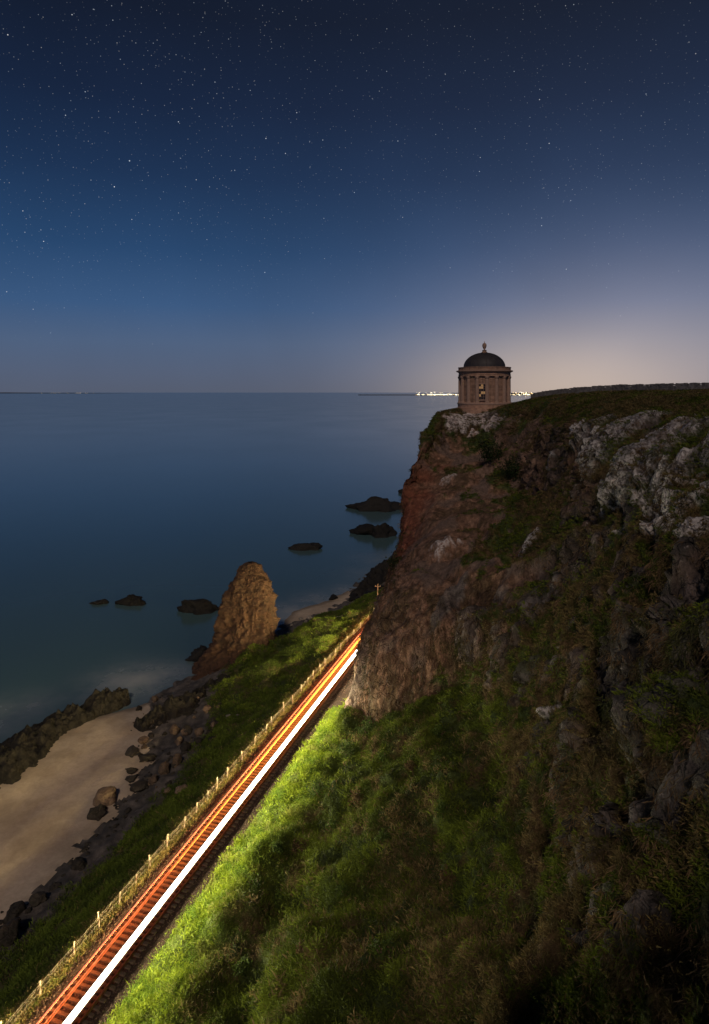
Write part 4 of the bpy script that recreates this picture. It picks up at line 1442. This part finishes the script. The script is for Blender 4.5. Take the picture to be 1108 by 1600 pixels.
# ------------------------------------------------------------------ temple
def build_temple():
    k = 125.0 / FX
    cx, cy, z0 = (757 - CX) * k, 125.0, H - k * (640.8 - HZ)
    t = empty('domed_temple', (cx, cy, z0), 'round brown stone temple with dark dome on the cliff edge', 'temple')
    bm = bmesh.new()
    add_lathe(bm, [(0, -1.6), (6.0, -1.6), (6.0, .18), (5.35, .2), (5.35, .5), (5.15, .52), (5.15, 1.15), (0, 1.15)], 96)
    bm_obj('plinth', bm, M_STONE, t)
    bm = bmesh.new()
    add_lathe(bm, [(0, 1.15), (5.25, 1.15), (5.25, 1.38), (5.12, 1.5), (0, 1.5)], 96)
    bm_obj('base_moulding', bm, M_STONE2, t)
    bm = bmesh.new()
    add_lathe(bm, [(4.53, 1.5), (4.53, 6.55)], 96)
    # courses of ashlar: shallow joint rings between the columns
    bm_obj('drum_wall', bm, M_STONE, t, True)
    for i in range(9):
        z = 1.95 + i * .52
        bm = bmesh.new()
        add_lathe(bm, [(4.51, z - .22), (4.58, z - .20), (4.58, z + .24), (4.51, z + .26)], 96)
        bm_obj('stone_course', bm, M_STONE, t, False)
    bm = bmesh.new()
    add_lathe(bm, [(.47, 0), (.47, .1), (.40, .2), (.385, .3), (.36, 4.35), (.35, 4.4), (.33, 4.48), (.45, 4.75), (.48, 4.85), (.48, 5.05), (0, 5.05)], 14)
    me_c = bpy.data.meshes.new('column')
    bmesh.ops.recalc_face_normals(bm, faces=bm.faces)
    bm.to_mesh(me_c)
    bm.free()
    me_c.materials.append(M_STONE2)
    for i in range(16):
        a = math.radians(-5.5 + 22.5 * i)
        o = link(bpy.data.objects.new('column', me_c), t)
        o.location = (4.68 * math.sin(a), -4.68 * math.cos(a), 1.5)
    bm = bmesh.new()
    add_lathe(bm, [(4.3, 6.55), (5.0, 6.55), (5.0, 6.8), (5.06, 6.82), (5.06, 6.87), (4.97, 6.9), (4.97, 7.3), (4.5, 7.3)], 96)
    bm_obj('entablature', bm, M_STONE, t)
    bm = bmesh.new()
    add_lathe(bm, [(4.5, 7.3), (5.1, 7.3), (5.22, 7.42), (5.42, 7.46), (5.46, 7.62), (5.36, 7.70), (4.5, 7.72)], 96)
    bm_obj('cornice', bm, M_STONE2, t)
    bm = bmesh.new()
    add_lathe(bm, [(3.8, 7.71), (5.03, 7.71), (5.03, 8.2), (5.1, 8.22), (5.1, 8.33), (3.8, 8.34)], 96)
    bm_obj('parapet', bm, M_STONE, t)
    bm = bmesh.new()
    prof = [(4.05, 8.30)] + [(4.0 * math.cos(a), 8.34 + 2.86 * math.sin(a)) for a in np.linspace(0, math.pi / 2, 18)]
    prof[-1] = (0, prof[-1][1])
    add_lathe(bm, prof, 72)
    bm_obj('dome', bm, M_DOME, t, True)
    for i in range(16):
        a = math.radians(-5.5 + 22.5 * i)
        bm = bmesh.new()
        pts = [Vector((4.02 * math.cos(e) * math.sin(a), -4.02 * math.cos(e) * math.cos(a), 8.36 + 2.87 * math.sin(e))) for e in np.linspace(0.02, 1.42, 9)]
        for u, v in zip(pts[:-1], pts[1:]):
            add_rod(bm, u, v, .035, 5)
        bm_obj('dome_rib', bm, M_DOME, t)
    bm = bmesh.new()
    add_lathe(bm, [(0, 11.05), (.62, 11.05), (.58, 11.3), (.42, 11.4), (.40, 11.65), (.5, 11.72), (0, 11.75)], 20)
    bm_obj('finial_pedestal', bm, M_STONE, t)
    bm = bmesh.new()
    add_lathe(bm, [(0, 11.75), (.2, 11.75), (.13, 11.85), (.3, 12.1), (.42, 12.5), (.42, 12.75), (.34, 12.9), (.38, 12.95), (.2, 13.05), (.08, 13.12), (.05, 13.4), (0, 13.45)], 20)
    bm_obj('finial_urn', bm, M_STONE2, t, True)
    # windows between the columns: the one facing the viewer has town light set into its panes as emission
    E_W = mat_emit('painted_glow_pane', (1.0, 0.55, 0.24), 0.24)
    for wi, adeg in enumerate((-16.75, 73.25, 163.25, 253.25)):
        a = math.radians(adeg)
        wd = bpy.data.objects.new('window', None)
        link(wd, t)
        wd.location = (4.60 * math.sin(a), -4.60 * math.cos(a), 2.1)
        wd.rotation_euler = (0, 0, a)
        bm = bmesh.new()
        add_box(bm, (-.76, -.02, 1.45), (.20, .28, 2.9))
        add_box(bm, (.76, -.02, 1.45), (.20, .28, 2.9))
        add_box(bm, (0, -.02, 3.0), (1.76, .32, .2))
        add_box(bm, (0, -.05, -.09), (1.8, .42, .18))
        for bx in (-.22, .22):
            add_box(bm, (bx, 0.0, 1.45), (.05, .06, 2.86))
        for bz in (.55, 1.05, 1.55, 2.05, 2.5):
            add_box(bm, (0, 0.004, bz), (1.3, .055, .05))
        bm_obj('frame', bm, M_STONE2, wd)
        zs = [0.02, .55, 1.05, 1.55, 2.05, 2.5, 2.88]
        lit = {(0, 4), (1, 4), (2, 2), (1, 2), (1, 5), (0, 1)} if wi == 0 else set()
        for ci in range(3):
            for ri in range(6):
                x0, x1 = (-.66, -.22, .22)[ci], (-.22, .22, .66)[ci]
                bm = bmesh.new()
                add_box(bm, ((x0 + x1) / 2, .03, (zs[ri] + zs[ri + 1]) / 2), (x1 - x0 - .03, .02, zs[ri + 1] - zs[ri] - .03))
                bm_obj('pane', bm, E_W if (ci, ri) in lit else M_DARK, wd)
    return cx, cy, z0


TEMPLE = build_temple()

# ------------------------------------------------------------------ wall on the plateau
_pl = CL_V[:, sum(RSEG[:9]):].reshape(-1, 3)


def plateau_z(x, y):
    d = (_pl[:, 0] - x) ** 2 + (_pl[:, 1] - y) ** 2
    i = np.argsort(d)[:4]
    wq = 1 / (d[i] + .05)
    return float((_pl[i, 2] * wq).sum() / wq.sum())


def build_wall():
    pts = [P(832, 618, 116), P(880, 612, 108), P(960, 609, 97), P(1108, 608, 80), P(1300, 606, 68), P(1600, 605, 60)]
    A = catmull(np.array(pts), [40] * 5)
    wl = empty('stone_wall', pts[0], 'low dry stone wall along the plateau behind the cliff top', 'wall')
    bm = bmesh.new()
    off = Vector(pts[0])
    seg = np.r_[0, np.cumsum(np.linalg.norm(np.diff(A[:, :2], axis=0), axis=1))]
    for course in range(4):
        s = 0.0
        while s < seg[-1]:
            ln = random.uniform(.3, .62)
            x, y = np.interp(s, seg, A[:, 0]), np.interp(s, seg, A[:, 1])
            x2, y2 = np.interp(s + .2, seg, A[:, 0]), np.interp(s + .2, seg, A[:, 1])
            z = plateau_z(x, y) - .1
            hgt = random.uniform(.24, .32) if course < 3 else random.uniform(.14, .38)
            add_box(bm, Vector((x, y, z + .14 + course * .27)) - off, (ln * .97, random.uniform(.38, .5), hgt),
                    Euler((random.uniform(-.06, .06), random.uniform(-.08, .08), math.atan2(y2 - y, x2 - x) + random.uniform(-.06, .06))))
            s += ln
    o = bm_obj('stones', bm, M_WALLSTONE, wl)
    o['kind'] = 'stuff'


build_wall()

# ------------------------------------------------------------------ bushes
def bush(px, py, Yd, r, n, ca, cb, label, group=None, h=1.0):
    """leafy shrub rooted on the hillside seen at this photo pixel"""
    X, Y = project(CL_V)
    d = (X - px) ** 2 + (Y - py) ** 2 + np.where(np.abs(CL_V[..., 1] - Yd) > 14, 1e9, 0)
    i, j = np.unravel_index(np.argmin(d), d.shape)
    q = CL_V[i, j]
    b = empty('shrub', tuple(q), label, 'shrub', group)
    bm = bmesh.new()
    for k in range(7):
        a = random.uniform(0, 6.28)
        e = Vector((math.cos(a) * r * random.uniform(.2, .6), math.sin(a) * r * random.uniform(.2, .6), r * h * random.uniform(.5, .9)))
        add_rod(bm, (0, 0, -.1), e, .03, 5)
    bm_obj('stem', bm, M_POLE, b)
    # clumps of leaves through the volume
    nc = 16
    cc = RNG.normal(size=(nc, 3))
    cc /= np.linalg.norm(cc, axis=1)[:, None]
    cc = cc * (RNG.random(nc) ** .4)[:, None] * (r * .75, r * .75, r * .6 * h) + (0, 0, r * .55 * h)
    idx = RNG.integers(0, nc, n)
    c = cc[idx] + RNG.normal(size=(n, 3)) * r * .22
    a1 = RNG.normal(size=(n, 3))
    a1 /= np.linalg.norm(a1, axis=1)[:, None]
    a2 = np.cross(a1, RNG.normal(size=(n, 3)))
    a2 /= np.linalg.norm(a2, axis=1)[:, None]
    s = RNG.uniform(.06, .13, n)[:, None] * max(1.0, Yd / 60)
    v = np.stack([c - a1 * s, c + a2 * s * .5, c + a1 * s, c - a2 * s * .5], 1).reshape(-1, 3)
    f = np.arange(n * 4).reshape(-1, 4)
    col = lerp3(ca, cb, RNG.random(n)) * (0.7 + .6 * (idx / nc))[:, None]
    link(bpy.data.objects.new('foliage', mesh_np('foliage', v, f, M_GRASS, False, np.repeat(col, 4, 0))), b)


DG, DG2 = (0.012, 0.022, 0.008), (0.03, 0.05, 0.014)
bush(768, 722, 100, 2.6, 1500, DG, DG2, 'dark green shrub hanging on the bluff below the temple, the upper one', h=1.1)
bush(800, 748, 92, 2.4, 1300, DG, DG2, 'dark green shrub in the cleft below and right of the upper one')
bush(575, 1150, 64, 1.3, 900, (.03, .05, .012), (.07, .1, .02), 'leafy bush at the foot of the bluff beside the bright verge')
bush(545, 1185, 62, 1.1, 800, (.03, .05, .012), (.07, .1, .02), 'leafy bush on the slope just below the one at the bluff foot')
bush(500, 1245, 54, 1.2, 900, (.035, .06, .012), (.08, .11, .02), 'bramble clump on the near slope right of the rails')
_br = [(430, 1330, 49, 'lit near edge of the slope'), (400, 1395, 45, 'lit near edge of the slope'), (470, 1330, 47, 'dark hollow behind the verge'), (440, 1420, 43, 'dark hollow behind the verge'),
       (520, 1300, 50, 'middle of the slope'), (560, 1250, 53, 'middle of the slope'), (600, 1320, 46, 'middle of the slope'), (540, 1400, 42, 'middle of the slope'),
       (640, 1200, 55, 'upper slope under the bluff'), (690, 1150, 58, 'upper slope under the bluff'), (600, 1190, 57, 'upper slope under the bluff'),
       (480, 1490, 38, 'near foot of the slope'), (380, 1520, 38, 'near foot of the slope'), (600, 1500, 35, 'near foot of the slope'), (700, 1380, 40, 'right side of the slope by the cliff'), (690, 1270, 46, 'right side of the slope by the cliff')]
for i, (bx, by, bd, where) in enumerate(_br):
    dry = i % 3 == 2
    bush(bx, by, bd, random.uniform(.5, .95), 420, (.06, .045, .02) if dry else (.03, .052, .010), (.14, .09, .04) if dry else (.075, .11, .018),
         f"{'dry brown bracken clump' if dry else 'green bramble clump'} on the grass slope, {where}", 'bramble and bracken clumps on the slope', .8)
bush(618, 890, 80, 1.6, 700, DG, (.035, .045, .014), 'dark clump of ivy on the left edge of the bluff above the track')

# ------------------------------------------------------------------ rockfall netting
def rockfall_net():
    cs = np.r_[0, np.cumsum(CSEG)]
    rs = np.r_[0, np.cumsum(RSEG)]
    base = Vector(CL_V[(cs[8] + cs[7]) // 2, rs[5]])
    net = empty('rockfall_netting', base, 'thin steel netting strands hanging down the brown bluff above the railway', 'netting')
    bm = bmesh.new()
    for i in range(cs[7] + 12, cs[9] - 3, 4):
        top = rs[8] - random.randint(0, 26) if random.random() < .8 else rs[8] + random.randint(0, 10)
        rows = list(range(rs[5] + 6, top, 3))
        ii = i
        pts = []
        for q in rows:
            if random.random() < .10:
                ii = min(max(ii + random.choice((-1, 1)), 0), CL_V.shape[0] - 1)
            pts.append(Vector(CL_V[ii, q] + CL_N[ii, q] * .12) - base)
        for a, b in zip(pts[:-1], pts[1:]):
            if (b - a).length > .02:
                add_rod(bm, a, b, .012, 3)
    bm_obj('strands', bm, M_NETWIRE, net)['kind'] = 'stuff'


rockfall_net()

# ------------------------------------------------------------------ far shore and town
def far_shore():
    D = 9000.0
    v, f = [], []
    xs = np.linspace(60, 5200, 90)
    n = fbm(np.stack([xs * .001, xs * 0, xs * 0], 1), 2.0, 3)
    hs = np.clip((xs - 800) / 1500, .08, 1) * (22 + 30 * np.abs(n))
    prof = [(-150, -.3), (0, .02), (300, .4), (900, .9), (1600, 1.0), (3200, .1)]
    for x, hgt in zip(xs, hs):
        for dy, k in prof:
            v.append((x, D + dy, SEA - 4 + hgt * k + (4 if k > 0 else 0)))
    m = mat_plain('far_land', (0.03, 0.032, 0.03), (0.05, 0.05, 0.045), .004, .95, 0, objspace=False)
    o = link(bpy.data.objects.new('far_shore', mesh_np('far_shore', v, grid_faces(len(xs), len(prof)), m, True)))
    tag(o, kind='structure')
    # hills on the horizon at the far left
    v = []
    xs = np.linspace(-22000, -10500, 60)
    n = fbm(np.stack([xs * .0004, xs * 0, xs * 0], 1), 2.0, 3)
    e = np.linspace(0, 1, 60)
    for x, hh in zip(xs, (20 + 30 * np.abs(n)) * np.sin(e * math.pi) ** .6):
        for dy, k in ((-100, -.1), (0, 0), (1500, 1), (5000, .2)):
            v.append((x, 26000 + dy, SEA + hh * k * 1.5))
    o = link(bpy.data.objects.new('far_hills', mesh_np('far_hills', v, grid_faces(60, 4), m, True)))
    tag(o, kind='structure')
    # lamps of the town
    groups = [(mat_emit('town_lamp_white', (1.0, .86, .56), 12.0, False), 330), (mat_emit('town_lamp_amber', (1.0, .60, .22), 9.0, False), 120)]
    for mat, n in groups:
        bm = bmesh.new()
        for _ in range(n):
            a = random.random()
            pxl = random.gauss(835, 30) if a < .45 else (random.gauss(690, 22) if a < .8 else random.uniform(648, 885))
            if pxl < 648 or pxl > 886:
                continue
            row = 0 if random.random() < (.8 if a < .8 and a >= .45 else .35) else random.random() ** 1.3
            Yd = D + 30 + row * 1300
            z = SEA + 8 + row * 34 + random.uniform(0, 6)
            r = random.choice((1.0, 1.4, 1.8, 2.8))
            bmesh.ops.create_icosphere(bm, subdivisions=1, radius=r, matrix=Matrix.Translation(((pxl - CX) / FX * Yd, Yd, z)))
        o = bm_obj('town_lights', bm, mat)
        tag(o, kind='stuff', label='white lamps of the town along the far shore' if n > 130 else 'amber lamps of the town along the far shore')
    bm = bmesh.new()
    for _ in range(14):
        pxl = random.choice((random.uniform(80, 135), random.uniform(60, 180)))
        bmesh.ops.create_icosphere(bm, subdivisions=1, radius=5.0, matrix=Matrix.Translation(((pxl - CX) / FX * 26000, 26000 - 150, SEA + 16)))
    o = bm_obj('coast_lights', bm, mat_emit('coast_lamp', (1.0, .8, .55), 4.0, False))
    tag(o, kind='stuff', label='faint lamps on the horizon at the far left')


far_shore()
